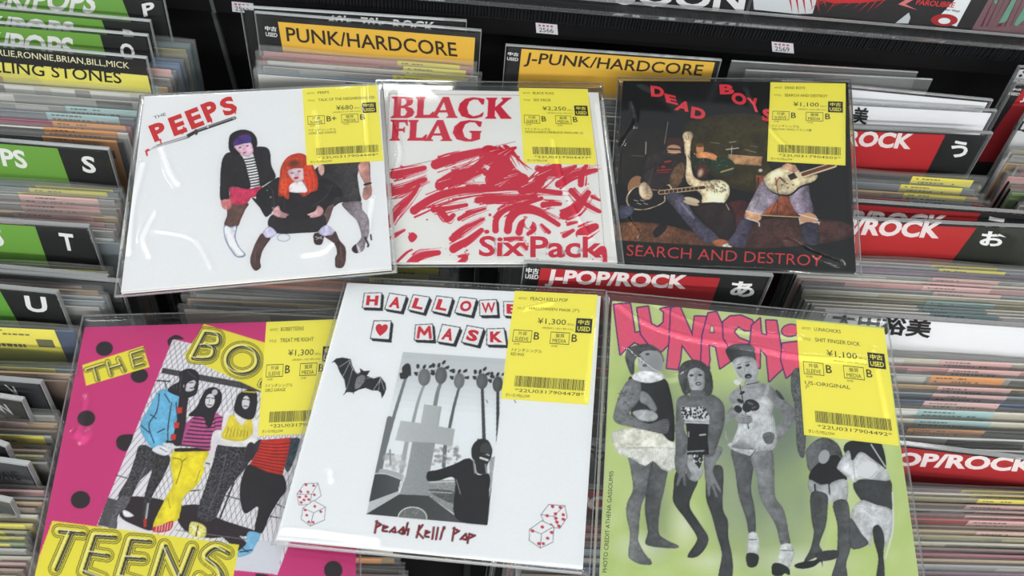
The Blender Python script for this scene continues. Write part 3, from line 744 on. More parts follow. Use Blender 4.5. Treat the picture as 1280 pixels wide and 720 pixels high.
LBL = (246, 237, 92)
def price_label(fc, root, quad, t):
    H = homog([(0, 0), (1, 0), (1, 1), (0, 1)], quad); ink = (66, 64, 34)
    mb = MB(); q = lambda s, v: tuple(happly(H, np.array([[s, v]], float))[0])
    fc.tr = lambda x, y: (x, y)
    Z = 0.00025
    top = [fc.hit(*q(*p), Z) for p in ((0, 0), (1, 0), (1, 1), (0, 1))]; bot = [(a, b, fc.z0 + 0.00006) for a, b, c in top]
    mb.poly(top[::-1], LBL)
    for i in range(4): mb.poly([top[i], bot[i], bot[(i + 1) % 4], top[(i + 1) % 4]], LBL)
    def tx(s, x0, x1, yb, yt, col=ink, bold=0.0, lift=Z + 0.00006): fc.text(mb, s, q(x0, yb), q(x1, yb), q(x0, yt), col, lift, bold, 2)
    def pl(x0, y0, x1, y1, col=ink, lift=Z + 0.00004): fc.poly(mb, [q(x0, y1), q(x1, y1), q(x1, y0), q(x0, y0)], col, lift)
    soft = (130, 126, 56)
    tx('ARTIST:', .055, .165, .082, .060, soft); tx(t['artist'], .20, .20 + .0300 * len(t['artist']), .085, .052)
    tx('TITLE:', .055, .155, .180, .158, soft); tx(t['title'], .20, .20 + .0315 * len(t['title']), .183, .148)
    n = len(t['price']); tx(t['price'], .655 - .056 * n, .655, .312, .250)
    tx('(税込)', .672, .755, .308, .285, soft); tx(t['net'], .38, .75, .352, .330, soft)
    pl(.775, .232, .965, .368, (44, 44, 40))
    tx('中古', .80, .94, .292, .246, LBL, 0.02, Z + 0.00010); tx('USED', .795, .945, .352, .308, LBL, 0.02, Z + 0.00010)
    for x0, a, b, g in ((.045, '外装', 'SLEEVE', t['sleeve']), (.49, '盤質', 'MEDIA', t['media'])):
        w = .006
        pl(x0, .372, x0 + .225, .372 + w); pl(x0, .478, x0 + .225, .478 + w); pl(x0, .372, x0 + w, .484); pl(x0 + .225 - w, .372, x0 + .225, .484)
        tx(a, x0 + .06, x0 + .165, .422, .386); tx(b, x0 + .03, x0 + .19, .470, .436)
        tx(g, x0 + .25, x0 + .25 + .065 * len(g), .455, .385, ink, 0.01)
        tx('状態', x0 + .02, x0 + .095, .512, .494, soft)
    tx(t['d1'], .05, .05 + .045 * len(t['d1']), .575, .543)
    if t['d2']: tx(t['d2'], .05, .05 + .0225 * sum(2 if ord(ch) > 255 else 1 for ch in t['d2']), .612, .584)
    r = random.Random(t['code']); x = .135
    while x < .945:
        w = r.choice((.0045, .0045, .009)); pl(x, .790, min(x + w, .95), .885, (70, 68, 36)); x += w + r.choice((.004, .004, .0085))
    tx(t['code'], .15, .94, .932, .902); tx('きいろ/YELLOW', .05, .33, .978, .950)
    mb.build('price_label', M_LABEL, root)['label'] = 'yellow price label with black print and a barcode'

# ------------------------------------------------------------------ cover pictures
# cover 1: white, three posing women under dripping red letters
A1 = a = Art([(180.4, 120.6), (473.5, 106), (489.5, 335.5), (151, 365)], (237, 239, 240))
K_ = (36, 34, 37)
a.view(140, 90, 3.547)
a.poly([(150, 352), (200, 322), (330, 282), (345, 292), (240, 322), (170, 345)], (150, 148, 152), False).line([(160, 345), (330, 287)], 3, (226, 226, 228))
a.poly([(330, 278), (372, 256), (545, 196), (553, 204), (548, 210), (380, 268), (338, 292)], (44, 44, 48), False).line([(380, 258), (540, 203)], 3, (176, 178, 182))
a.poly([(362, 262), (372, 252), (382, 272), (372, 282)], (60, 60, 64), False).ell(425, 243, 5, 4, (220, 220, 222)).ell(540, 205, 8, 6, (150, 150, 154))
for p in ([(158, 345), (152, 358)], [(154, 362), (156, 372)], [(200, 290), (206, 300)], [(214, 300), (218, 318)], [(280, 262), (282, 276)], [(312, 272), (316, 268)], [(362, 236), (366, 250)], [(438, 208), (442, 224)], [(512, 176), (514, 188)], [(545, 168), (547, 184)], [(318, 246), (320, 256)]):
    a.line(p, 9, (206, 44, 44), w2=5)
a.line([(165, 346), (150, 350), (153, 362)], 7, (206, 44, 44))
a.view(260, 150, 5.805)
a.photo = 0.22
a.poly([(800, 335), (1095, 296), (1085, 400), (1100, 520), (1110, 590), (1040, 602), (960, 600), (870, 640), (790, 480)], K_, shade=(70, 68, 70), grain=10)
a.poly([(1095, 318), (1170, 300), (1178, 440), (1190, 500), (1185, 545), (1150, 580), (1122, 560), (1128, 500), (1140, 470), (1100, 390)], (202, 156, 146), shade=(170, 120, 112))
a.line([(1135, 470), (1180, 458)], 14, (40, 38, 42)).line([(1170, 310), (1178, 440)], 4, (50, 44, 50))
a.poly([(800, 335), (840, 330), (842, 380), (825, 405), (805, 380)], (214, 170, 160))
a.view(260, 240, 5.805)
a.poly([(970, 85), (1040, 70), (1112, 72), (1120, 125), (1165, 190), (1168, 300), (1142, 370), (1130, 420), (1090, 440), (1052, 410), (1100, 350), (1112, 310), (1080, 210), (1020, 150)], (118, 106, 112), shade=(150, 142, 150), grain=14)
a.poly([(1045, 405), (1075, 378), (1095, 400), (1100, 432), (1075, 445), (1048, 430)], (58, 44, 46)).poly([(1075, 380), (1092, 386), (1108, 430), (1092, 440)], (206, 206, 214)).line([(1140, 330), (1165, 385), (1160, 395)], 14, (52, 50, 56)).line([(1180, 310), (1186, 345)], 12, (60, 58, 64))
a.poly([(862, 110), (915, 88), (900, 140), (880, 200), (850, 244), (825, 170)], (112, 88, 84), grain=10)
a.poly([(772, 300), (840, 300), (836, 350), (820, 382), (780, 380), (766, 350)], (60, 42, 42)).line([(780, 325), (830, 340)], 6, (190, 186, 190)).line([(785, 345), (828, 322)], 5, (190, 186, 190))
# first woman
a.poly([(150, 85), (290, 80), (270, 130), (240, 195), (210, 252), (120, 242), (138, 170)], (112, 84, 76), shade=(92, 66, 60), grain=8)
a.poly([(118, 240), (165, 252), (212, 246), (200, 330), (230, 400), (272, 452), (250, 474), (205, 470), (170, 430), (132, 365), (114, 300)], (150, 156, 196)).poly([(124, 246), (165, 258), (204, 252), (192, 332), (222, 402), (262, 450), (240, 466), (208, 462), (176, 425), (140, 362), (122, 300)], (238, 240, 246))
a.poly([(318, 45), (362, 60), (450, 140), (472, 175), (435, 182), (400, 140)], (48, 42, 46)).poly([(425, 165), (468, 160), (450, 210), (436, 200)], (226, 226, 236))
a.ell(548, 330, 48, 30, (150, 160, 190)).ell(548, 330, 43, 25, (232, 236, 242))
a.view(260, 150, 5.805)
a.poly([(165, 482), (235, 494), (310, 498), (375, 476), (392, 500), (345, 555), (315, 562), (270, 612), (165, 606), (158, 540)], (206, 62, 100), shade=(186, 48, 84), grain=8)
a.poly([(95, 572), (150, 562), (172, 590), (168, 630), (145, 650), (105, 636)], (214, 140, 140), shade=(190, 110, 112)).line([(140, 600), (150, 640)], 4, (160, 90, 92))
a.poly([(245, 275), (330, 262), (372, 430), (382, 482), (300, 494), (285, 380)], (238, 238, 240), False)
for i in range(11):
    y = 282 + i * 19.5; a.line([(250 + i * 5, y + 6), (300 + i * 4, y), (338 + i * 4.4, y - 8)], 8.5, (30, 30, 34))
a.poly([(150, 235), (225, 245), (262, 290), (290, 390), (302, 498), (165, 484), (155, 566), (120, 574), (88, 572), (88, 440), (95, 330), (112, 268)], K_, grain=6)
a.poly([(330, 200), (400, 193), (440, 212), (455, 262), (460, 330), (492, 412), (440, 452), (382, 482), (370, 420), (338, 280), (322, 235)], K_, grain=6)
a.poly([(150, 150), (165, 105), (210, 78), (265, 70), (320, 88), (352, 130), (357, 180), (342, 212), (325, 238), (300, 200), (225, 252), (180, 250), (152, 212)], (28, 24, 30))
a.poly([(192, 185), (300, 160), (325, 200), (327, 236), (295, 265), (250, 256), (212, 222)], (226, 194, 206), shade=(206, 172, 190))
a.poly([(178, 168), (205, 130), (250, 108), (302, 108), (315, 158), (250, 172), (196, 186)], (84, 52, 130), shade=(66, 60, 140)).ell(262, 112, 40, 16, (120, 50, 110), -10, 0.8, .5)
a.ell(265, 237, 14, 7, (176, 100, 120), -15).ell(232, 200, 11, 6, (120, 96, 128), -12).ell(285, 188, 11, 6, (120, 96, 128), -12).line([(258, 205), (254, 222)], 4, (190, 150, 164))
# second woman, red hair, hands on hips
a.poly([(515, 415), (430, 466), (362, 518), (350, 572), (400, 680), (430, 702), (480, 652), (530, 640), (560, 560), (540, 480)], K_, grain=9)
a.poly([(560, 540), (600, 522), (720, 520), (770, 490), (800, 436), (865, 430), (965, 505), (975, 560), (925, 560), (860, 640), (830, 690), (700, 720), (560, 715), (520, 650)], K_, grain=9)
a.line([(430, 470), (470, 520), (480, 640)], 3, (96, 94, 98), True).line([(900, 470), (850, 560), (740, 640)], 3, (84, 82, 86), True).line([(560, 560), (545, 650)], 3, (76, 74, 78)).ell(455, 560, 7, 5, (170, 170, 172)).ell(470, 638, 6, 5, (170, 170, 172)).ell(430, 510, 5, 4, (160, 160, 164))
a.poly([(520, 410), (530, 340), (570, 275), (630, 245), (690, 245), (740, 288), (772, 350), (797, 430), (792, 505), (745, 525), (690, 556), (600, 480), (585, 575), (548, 552), (510, 545)], (206, 72, 40), shade=(196, 58, 34), grain=18)
for x, y, x2, y2 in ((545, 330, 528, 530), (560, 400, 560, 560), (740, 320, 770, 500), (720, 380, 735, 520), (700, 440, 700, 545), (530, 400, 520, 520)): a.line([(x, y), ((x + x2) / 2 + 8, (y + y2) / 2), (x2, y2)], 8, (228, 112, 62), True, .6)
a.poly([(590, 480), (630, 448), (690, 446), (722, 515), (682, 528), (600, 522)], (236, 226, 228))
a.poly([(580, 362), (680, 344), (694, 400), (688, 438), (640, 452), (604, 425)], (226, 200, 206), shade=(236, 214, 218))
a.poly([(565, 350), (580, 290), (640, 268), (690, 300), (690, 345), (630, 350), (580, 362)], (196, 66, 38), grain=10).ell(625, 315, 42, 24, (112, 56, 30), -8, 0.5)
a.ell(640, 420, 18, 8, (190, 36, 54), -8).ell(610, 385, 14, 6, (130, 120, 150), -8).ell(662, 372, 14, 6, (130, 120, 150), -8).line([(636, 385), (634, 405)], 4, (200, 168, 176))
a.line([(680, 436), (722, 500)], 3, (60, 40, 44), True)
a.view(260, 240, 5.805)
a.poly([(470, 165), (590, 190), (720, 190), (832, 160), (860, 238), (812, 285), (700, 296), (500, 300), (434, 236)], (44, 42, 46), grain=6)
for x0, y0, sx in ((470, 130, 1), (838, 128, -1)):
    a.poly([(x0, y0), (x0 + sx * 40, y0 - 30), (x0 + sx * 62, y0 + 10), (x0 + sx * 118, y0 + 34), (x0 + sx * 100, y0 + 46), (x0 + sx * 95, y0 + 58), (x0 + sx * 60, y0 + 56), (x0 + sx * 12, y0 + 40)], (224, 178, 180), shade=(206, 156, 160))
    a.line([(x0 + sx * 60, y0 + 30), (x0 + sx * 100, y0 + 44)], 3, (150, 100, 104)).line([(x0 + sx * 55, y0 + 42), (x0 + sx * 92, y0 + 56)], 3, (150, 100, 104))
a.poly([(440, 250), (500, 300), (462, 332), (430, 342), (385, 318)], (200, 196, 220)).poly([(800, 290), (856, 240), (918, 282), (898, 312), (850, 322)], (200, 196, 222))
a.poly([(390, 300), (420, 330), (455, 335), (425, 380), (395, 430), (378, 500), (384, 545), (348, 572), (318, 545), (306, 490), (325, 420), (350, 360)], (92, 70, 66), shade=(70, 50, 48), grain=10)
a.poly([(845, 322), (900, 312), (925, 285), (955, 350), (995, 400), (1002, 470), (990, 530), (965, 552), (925, 542), (922, 480), (936, 440), (915, 375)], (92, 70, 66), shade=(74, 54, 52), grain=10)
a.line([(345, 420), (340, 500)], 8, (122, 96, 92), True, .6).line([(960, 400), (972, 500)], 8, (124, 98, 94), True, .6).line([(348, 520), (350, 566)], 3, (40, 26, 26)).line([(958, 500), (950, 545)], 3, (40, 26, 26))
def o1(fc, mb):
    R1 = (206, 40, 42); fc.view(140, 90, 3.547); L = 0.00006
    for ch, bl, br, tl in (('P', (190, 312), (252, 288), (160, 240)), ('E', (276, 286), (336, 264), (246, 206)), ('E', (354, 256), (412, 234), (320, 176)), ('P', (424, 226), (484, 202), (390, 146)), ('S', (502, 200), (562, 176), (470, 126))):
        fc.text(mb, ch, bl, br, tl, R1, L, 0.045)
    fc.text(mb, 'THE', (187, 209), (240, 192), (183, 197), (40, 40, 44), L)
# cover 2: off-white with heavy red serif lettering over red brush splashes
A2 = a = Art([(475.3, 111.5), (748, 115.6), (771.8, 327.6), (463.5, 328)], (234, 235, 231))
RD = (206, 46, 70)
LET = {'B': ([(0, 0), (.62, 0), (.85, .06), (.93, .22), (.86, .38), (.68, .46), (.9, .54), (1, .72), (.93, .9), (.7, 1), (0, 1), (0, .95), (.12, .86), (.12, .12), (0, .06)], [(.42, .1), (.55, .1), (.64, .2), (.62, .34), (.5, .42), (.42, .42)], [(.42, .53), (.58, .55), (.68, .7), (.62, .86), (.5, .9), (.42, .88)]),
       'L': ([(0, 0), (.52, 0), (.52, .06), (.44, .13), (.44, .85), (.75, .85), (.92, .7), (1, .7), (.95, 1), (0, 1), (0, .94), (.1, .86), (.1, .13), (0, .06)],),
       'A': ([(.42, 0), (.64, 0), (.93, .88), (1, .95), (1, 1), (.58, 1), (.58, .95), (.66, .9), (.6, .74), (.3, .74), (.24, .9), (.32, .95), (.32, 1), (0, 1), (0, .95), (.08, .88), (.38, .1)], [(.46, .25), (.57, .63), (.33, .63)]),
       'C': ([(1, .08), (.98, .34), (.9, .34), (.75, .12), (.58, .1), (.42, .2), (.34, .48), (.42, .78), (.6, .9), (.82, .84), (.97, .7), (1, .74), (.95, .92), (.7, 1), (.45, 1), (.15, .9), (0, .6), (.05, .3), (.25, .07), (.55, 0), (.85, .04)],),
       'K': ([(0, 0), (.42, 0), (.42, .05), (.36, .12), (.36, .45), (.64, .12), (.58, .05), (.58, 0), (.96, 0), (.96, .05), (.86, .1), (.58, .42), (.92, .88), (1, .95), (1, 1), (.6, 1), (.36, .58), (.36, .88), (.42, .95), (.42, 1), (0, 1), (0, .95), (.08, .88), (.08, .12), (0, .05)],),
       'F': ([(0, 0), (.95, 0), (.98, .28), (.9, .28), (.8, .12), (.48, .12), (.48, .42), (.72, .42), (.76, .34), (.82, .34), (.82, .62), (.76, .62), (.72, .54), (.48, .54), (.48, .88), (.58, .95), (.58, 1), (0, 1), (0, .95), (.12, .88), (.12, .12), (0, .05)],),
       'G': ([(1, .08), (.97, .32), (.9, .32), (.76, .12), (.58, .1), (.42, .2), (.34, .48), (.42, .78), (.58, .9), (.66, .88), (.66, .62), (.58, .56), (.58, .5), (1, .5), (1, .56), (.96, .62), (.96, .9), (.7, 1), (.45, 1), (.15, .9), (0, .6), (.05, .3), (.25, .07), (.55, 0), (.85, .04)],)}
a.view(470, 95, 4.129)
for ch, x0, x1, y0, y1 in (('B', 78, 200, 106, 218), ('L', 203, 302, 107, 217), ('A', 284, 424, 108, 217), ('C', 424, 558, 110, 219), ('K', 566, 702, 112, 221), ('F', 72, 166, 226, 334), ('L', 164, 266, 227, 334), ('A', 252, 396, 227, 336), ('G', 396, 545, 227, 338)):
    for i, pp in enumerate(LET[ch]):
        a.poly([(x0 + x * (x1 - x0) - (y - .5) * 6, y0 + y * (y1 - y0)) for x, y in pp], RD if i == 0 else (234, 235, 231), False)
a.line([(70, 92), (740, 100)], 1.6, (150, 90, 100)).line([(1098, 104), (1145, 470), (1180, 900)], 1.6, (150, 90, 100)).line([(70, 92), (45, 560), (30, 960)], 1.6, (150, 90, 100)).line([(58, 486), (380, 418), (720, 338)], 2, (140, 60, 76))
rs = random.Random(21)
def brush(pts, w, dry=5, col=RD):
    w *= 1.12
    a.line(pts, w, col, True, w2=w * .6)
    p = a.smooth(np.array(pts, float), False, 4)
    for k in range(dry * 2):
        o = (rs.random() - .5) * w * 1.7; i = rs.randrange(0, max(1, len(p) // 2)); j = rs.randrange(len(p) // 2, len(p))
        d = p[j] - p[i]; n = np.array([-d[1], d[0]]) / (np.hypot(*d) + 1e-6)
        ex = d * (.15 + rs.random() * .25)
        a.line([tuple(p[i] + n * o), tuple(p[(i + j) // 2] + n * o), tuple(p[j] + n * o * .8 + ex * .4)], w * (.08 + rs.random() * .16) + 1, col, True, w2=1)
a.view(480, 180, 4.267)
for pts, w, dr in (([(50, 165), (120, 150), (215, 128)], 40, 4), ([(15, 260), (90, 250), (160, 210), (220, 190)], 36, 7), ([(30, 430), (80, 350), (140, 290), (185, 220)], 30, 6), ([(275, 110), (340, 90), (430, 60), (560, 30)], 46, 8), ([(300, 220), (370, 170), (470, 140), (560, 60)], 52, 9), ([(350, 220), (420, 190), (520, 150)], 26, 7),
    ([(560, 60), (620, 100), (680, 170), (740, 190)], 96, 10), ([(580, 190), (640, 130), (640, 50)], 74, 8), ([(160, 355), (260, 290), (400, 250), (560, 240), (720, 235), (940, 262)], 40, 9), ([(740, 240), (820, 215), (860, 150), (930, 120)], 54, 9), ([(820, 130), (900, 160), (960, 150), (1020, 120)], 30, 7), ([(930, 215), (1020, 160), (1130, 140)], 34, 9), ([(1050, 215), (1060, 150), (1080, 115)], 30, 6), ([(500, 300), (570, 290), (700, 290), (810, 280)], 32, 6),
    ([(595, 460), (600, 400), (650, 350), (760, 315), (840, 290)], 32, 5), ([(660, 460), (680, 380), (760, 355), (840, 375), (930, 430)], 38, 5), ([(720, 470), (740, 420), (800, 450), (770, 480)], 34, 4), ([(960, 380), (1030, 340), (1090, 260)], 44, 8), ([(1000, 250), (1060, 310), (1150, 360)], 30, 7), ([(360, 505), (430, 450), (530, 400)], 26, 9), ([(370, 560), (440, 520), (520, 460)], 40, 8), ([(400, 400), (460, 370), (540, 345)], 20, 7),
    ([(265, 350), (330, 345), (440, 325)], 30, 5), ([(300, 355), (340, 400), (370, 380)], 36, 3), ([(850, 325), (890, 320), (940, 320)], 30, 6), ([(1050, 480), (1090, 460), (1130, 440)], 50, 8), ([(960, 490), (1010, 460)], 22, 5), ([(980, 430), (1030, 418)], 14, 4), ([(60, 640), (120, 580), (150, 565)], 12, 3), ([(140, 640), (200, 595), (290, 580)], 42, 4), ([(400, 640), (440, 600), (400, 600)], 22, 5), ([(40, 500), (110, 460)], 16, 5), ([(1130, 590), (1170, 560), (1180, 640)], 34, 4), ([(730, 520), (760, 560)], 26, 5), ([(640, 510), (740, 500)], 16, 4), ([(1110, 280), (1150, 300)], 18, 3), ([(880, 470), (840, 430)], 20, 4), ([(10, 225), (40, 215)], 20, 3), ([(700, 20), (660, 40), (720, 70)], 14, 6)):
    brush(pts, w, dr)
a.poly([(128, 495), (150, 470), (178, 492), (160, 520), (140, 522)], RD).ell(548, 468, 14, 11, RD).ell(565, 378, 8, 8, RD)
for _ in range(70): a.ell(40 + rs.random() * 1080, 130 + rs.random() * 500, 1.5 + rs.random() * 5, 1.5 + rs.random() * 4, RD)
for _ in range(26):                                   # scratches left white inside the red
    x, y = 280 + rs.random() * 560, 40 + rs.random() * 210; a.line([(x, y), (x + 30 + rs.random() * 60, y - 8 - rs.random() * 30)], 3, (234, 235, 231), w2=1)
a.poly([(760, 400), (785, 380), (790, 420), (768, 450), (750, 420)], (234, 235, 231))
def o2(fc, mb):
    fc.view(480, 180, 4.267); bg = (234, 235, 231)
    for b, c, l in ((0.09, bg, 0.00005), (0.022, RD, 0.0001)):
        g = 6 if c is bg else 0
        fc.text(mb, 'Six', (505 - g, 600 + g), (748 + g, 600 + g), (508 - g, 490 - g), c, l, b)
        fc.text(mb, 'Pack', (780 - g, 606 + g), (1165 + g, 608 + g), (780 - g, 492 - g), c, l, b)
# cover 3: black, three players on a stage
A3 = a = Art([(779, 101), (1060, 103), (1070, 339), (764, 327)], (20, 22, 23))
a.photo = 0.34
a.view(760, 90, 4)
a.poly([(400, 250), (800, 230), (830, 560), (620, 580), (430, 420)], (58, 50, 22), True, .9).poly([(60, 300), (300, 300), (300, 500), (70, 560)], (48, 40, 34), True, .5)
a.poly([(600, 412), (772, 425), (768, 470), (605, 458)], (196, 152, 108), False, shade=(170, 128, 90)).line([(604, 414), (771, 426)], 3, (226, 190, 150))
a.ell(470, 452, 60, 46, (30, 46, 32), 10).ell(575, 470, 62, 46, (36, 58, 36), 10)
for i in range(40): a.ell(430 + rs.random() * 190, 420 + rs.random() * 80, 2, 2, (150, 176, 150), 0, 0, .7)
a.line([(565, 500), (625, 482)], 7, (200, 160, 104)).line([(430, 408), (540, 440)], 5, (206, 150, 96)).line([(300, 250), (282, 360)], 3, (150, 140, 130)).line([(190, 350), (188, 410)], 4, (190, 184, 180)).line([(590, 388), (652, 380)], 4, (226, 222, 214)).line([(620, 370), (616, 420)], 3, (206, 200, 190)).line([(606, 352), (640, 348)], 3, (200, 196, 186)).line([(685, 388), (740, 402)], 3, (150, 146, 132)).line([(515, 352), (560, 358)], 3, (140, 136, 124)).line([(715, 370), (748, 374)], 3, (120, 118, 106)).line([(118, 418), (180, 420)], 2, (120, 116, 110))
a.ell(460, 385, 19, 26, (206, 146, 98)).ell(460, 366, 20, 10, (110, 70, 40)).poly([(440, 405), (500, 400), (545, 420), (530, 440), (490, 430), (450, 430)], (202, 140, 92))
a.poly([(372, 322), (385, 300), (412, 298), (426, 318), (415, 350), (412, 430), (428, 520), (470, 548), (430, 570), (392, 545), (384, 440), (380, 350)], (230, 208, 176), shade=(206, 176, 140), grain=14).line([(385, 318), (395, 340)], 4, (150, 116, 90)).line([(400, 310), (404, 336)], 4, (150, 116, 90))
a.line([(400, 420), (440, 480), (500, 540)], 4, (50, 44, 40), True).ell(470, 492, 28, 34, (92, 46, 40), 0, .5).ell(462, 505, 12, 20, (206, 176, 150), 20, .5)
a.poly([(395, 530), (470, 545), (555, 538), (602, 566), (604, 620), (565, 668), (512, 682), (470, 655), (468, 615), (420, 572)], (228, 208, 168), shade=(236, 222, 186), grain=26)
for i in range(30): a.ell(480 + rs.random() * 115, 545 + rs.random() * 55, 4 + rs.random() * 5, 3, (96, 84, 70), rs.random() * 90, .4, .8)
a.ell(140, 570, 40, 52, (156, 116, 82), 20)
a.poly([(185, 425), (290, 388), (380, 402), (392, 470), (372, 560), (320, 610), (230, 600), (165, 560), (170, 510)], (44, 37, 38), grain=12)
a.poly([(316, 500), (372, 450), (386, 500), (352, 570), (312, 585)], (96, 72, 50), grain=16).line([(225, 480), (205, 560)], 6, (86, 66, 56), True, .8).line([(250, 470), (240, 520)], 4, (70, 54, 48))
a.line([(285, 450), (312, 446)], 9, (168, 44, 44)).line([(248, 492), (312, 488)], 7, (150, 36, 38)).line([(250, 504), (305, 500)], 5, (140, 36, 38)).ell(276, 474, 12, 7, (150, 40, 40))
a.ell(336, 356, 46, 28, (66, 36, 34), 5).ell(330, 386, 36, 22, (196, 150, 122), 5).line([(300, 384), (366, 388)], 8, (40, 30, 32)).line([(300, 402), (364, 402)], 4, (226, 196, 150)).line([(312, 410), (345, 410)], 4, (130, 70, 60))
for w_, c_ in ((14, (226, 206, 170)), (0, (30, 28, 30))):
    p = [(105, 612), (150, 575), (245, 592), (296, 566), (312, 590), (282, 620), (276, 650), (200, 682), (130, 682), (100, 652)]
    cx_, cy_ = np.mean(p, 0); s_ = 1 + w_ / 190
    a.poly([(cx_ + (x - cx_) * s_, cy_ + (y - cy_) * s_) for x, y in p], c_)
a.line([(262, 602), (480, 577)], 22, (228, 204, 158)).line([(262, 602), (480, 577)], 15, (66, 40, 34))
for i in range(9): a.line([(285 + i * 21, 606 - i * 2.3), (284 + i * 21, 592 - i * 2.3)], 3, (206, 186, 150))
for i in range(4): a.line([(130 + i * 16, 640 + (i % 2) * 16), (150 + i * 16, 646 + (i % 2) * 16)], 3, (206, 200, 190))
a.poly([(158, 565), (190, 552), (222, 600), (216, 632), (182, 638), (158, 612)], (228, 208, 178), shade=(206, 176, 146)).line([(196, 605), (220, 612)], 3, (150, 120, 96)).line([(190, 620), (214, 626)], 3, (150, 120, 96))
a.view(760, 180, 4)
a.poly([(40, 400), (230, 395), (430, 440), (600, 500), (640, 516), (45, 492)], (118, 78, 52), True, .95, 22, (92, 58, 44)).poly([(590, 300), (700, 290), (690, 400), (600, 420)], (92, 36, 36), True, .7, 18)
a.poly([(760, 380), (1180, 390), (1180, 480), (660, 520)], (74, 46, 42), True, .9, 12)
a.poly([(425, 305), (600, 300), (640, 400), (610, 480), (530, 440), (470, 380)], (44, 33, 34)).line([(590, 300), (606, 330)], 3, (220, 210, 190))
a.poly([(58, 310), (130, 318), (110, 360), (62, 372)], (66, 68, 86)).poly([(225, 440), (262, 400), (295, 405), (280, 440), (240, 468)], (26, 22, 26))
a.poly([(285, 255), (372, 250), (420, 335), (480, 400), (556, 470), (520, 496), (470, 482), (400, 405), (335, 325)], (104, 100, 120), shade=(72, 68, 88), grain=14).line([(370, 300), (430, 370)], 10, (170, 164, 180), True, .5)
a.poly([(520, 490), (560, 474), (610, 490), (606, 512), (545, 512)], (150, 92, 62)).poly([(570, 505), (610, 495), (620, 515), (580, 516)], (206, 196, 180))
a.ell(420, 280, 40, 12, (216, 198, 168), 15).ell(415, 295, 40, 10, (200, 180, 150), 15)
a.poly([(740, 156), (800, 158), (900, 260), (962, 365), (770, 356), (740, 260)], (158, 88, 58), False, 1, 10, (140, 76, 52)).line([(765, 356), (960, 366)], 5, (214, 176, 130)).line([(850, 270), (845, 356)], 4, (70, 40, 36)).line([(850, 275), (810, 350)], 4, (90, 50, 42)).line([(752, 170), (748, 300)], 8, (60, 34, 30))
a.poly([(790, 40), (910, 0), (960, 60), (1000, 140), (920, 160), (830, 140)], (30, 28, 34)).ell(762, 132, 10, 8, (214, 206, 196))
a.poly([(770, 188), (805, 215), (862, 258), (800, 320), (770, 352), (690, 372), (688, 340), (722, 270)], (176, 166, 176), shade=(130, 120, 138), grain=20)
a.poly([(690, 332), (730, 342), (762, 350), (766, 376), (740, 386), (692, 372)], (206, 160, 122), grain=16).line([(690, 335), (764, 352)], 5, (226, 220, 214)).line([(690, 372), (750, 390), (756, 410)], 6, (226, 220, 214), True)
a.poly([(662, 372), (722, 398), (690, 500), (670, 520), (600, 500), (640, 430)], (90, 84, 104), shade=(62, 56, 76), grain=14)
a.poly([(906, 250), (992, 195), (1012, 270), (1028, 345), (952, 352)], (162, 150, 164), shade=(110, 100, 118), grain=18)
a.ell(1000, 374, 46, 30, (206, 158, 120)).line([(955, 352), (1050, 378)], 5, (228, 222, 216)).line([(960, 395), (1058, 392)], 5, (228, 222, 216)).line([(956, 372), (962, 402)], 4, (226, 220, 214)).line([(1040, 372), (1056, 402)], 4, (226, 220, 214))
a.poly([(968, 402), (1044, 402), (1056, 500), (985, 492)], (54, 52, 68), grain=10)
gp = [(782, 165), (830, 130), (880, 112), (930, 104), (952, 130), (985, 160), (1046, 154), (1030, 186), (962, 210), (905, 252), (830, 242), (790, 205)]
a.poly([(x + 4, y + 8) for x, y in gp], (24, 22, 24)).poly(gp, (232, 220, 184), shade=(216, 200, 160))
a.line([(960, 158), (1130, 104)], 30, (230, 214, 176)).line([(975, 152), (1130, 102)], 18, (110, 62, 50))
a.poly([(898, 158), (930, 142), (948, 168), (914, 182)], (60, 38, 40), False).line([(862, 170), (885, 190)], 10, (110, 80, 60)).line([(838, 170), (850, 245)], 5, (150, 44, 40)).line([(836, 205), (858, 165)], 4, (120, 60, 50))
for x, y in ((870, 205), (895, 198), (925, 205), (900, 220)): a.ell(x, y, 5, 4, (110, 84, 60))
a.poly([(870, 112), (905, 96), (950, 125), (930, 142), (900, 130)], (214, 170, 140))
a.photo = 0
a.poly([(30, 480), (640, 518), (1180, 560), (1220, 700), (20, 600)], (21, 22, 23), False)
def o3(fc, mb):
    fc.view(760, 90, 4); R3 = (222, 62, 74); L = 0.00006
    for ch, bl, br, tl in (('D', (216, 122), (282, 128), (212, 68)), ('E', (292, 152), (350, 166), (280, 106)), ('A', (330, 190), (402, 200), (352, 142)), ('D', (412, 228), (484, 242), (418, 172)), ('B', (560, 112), (632, 112), (556, 62)), ('O', (620, 160), (694, 168), (616, 100)), ('Y', (716, 198), (770, 202), (692, 128)), ('S', (770, 244), (822, 250), (772, 182))):
        fc.text(mb, ch, bl, br, tl, R3, L, 0.05)
    fc.view(760, 180, 4)
    fc.text(mb, 'SEARCH AND DESTROY', (92, 558), (1068, 612), (96, 504), (200, 60, 62), L, -0.006)
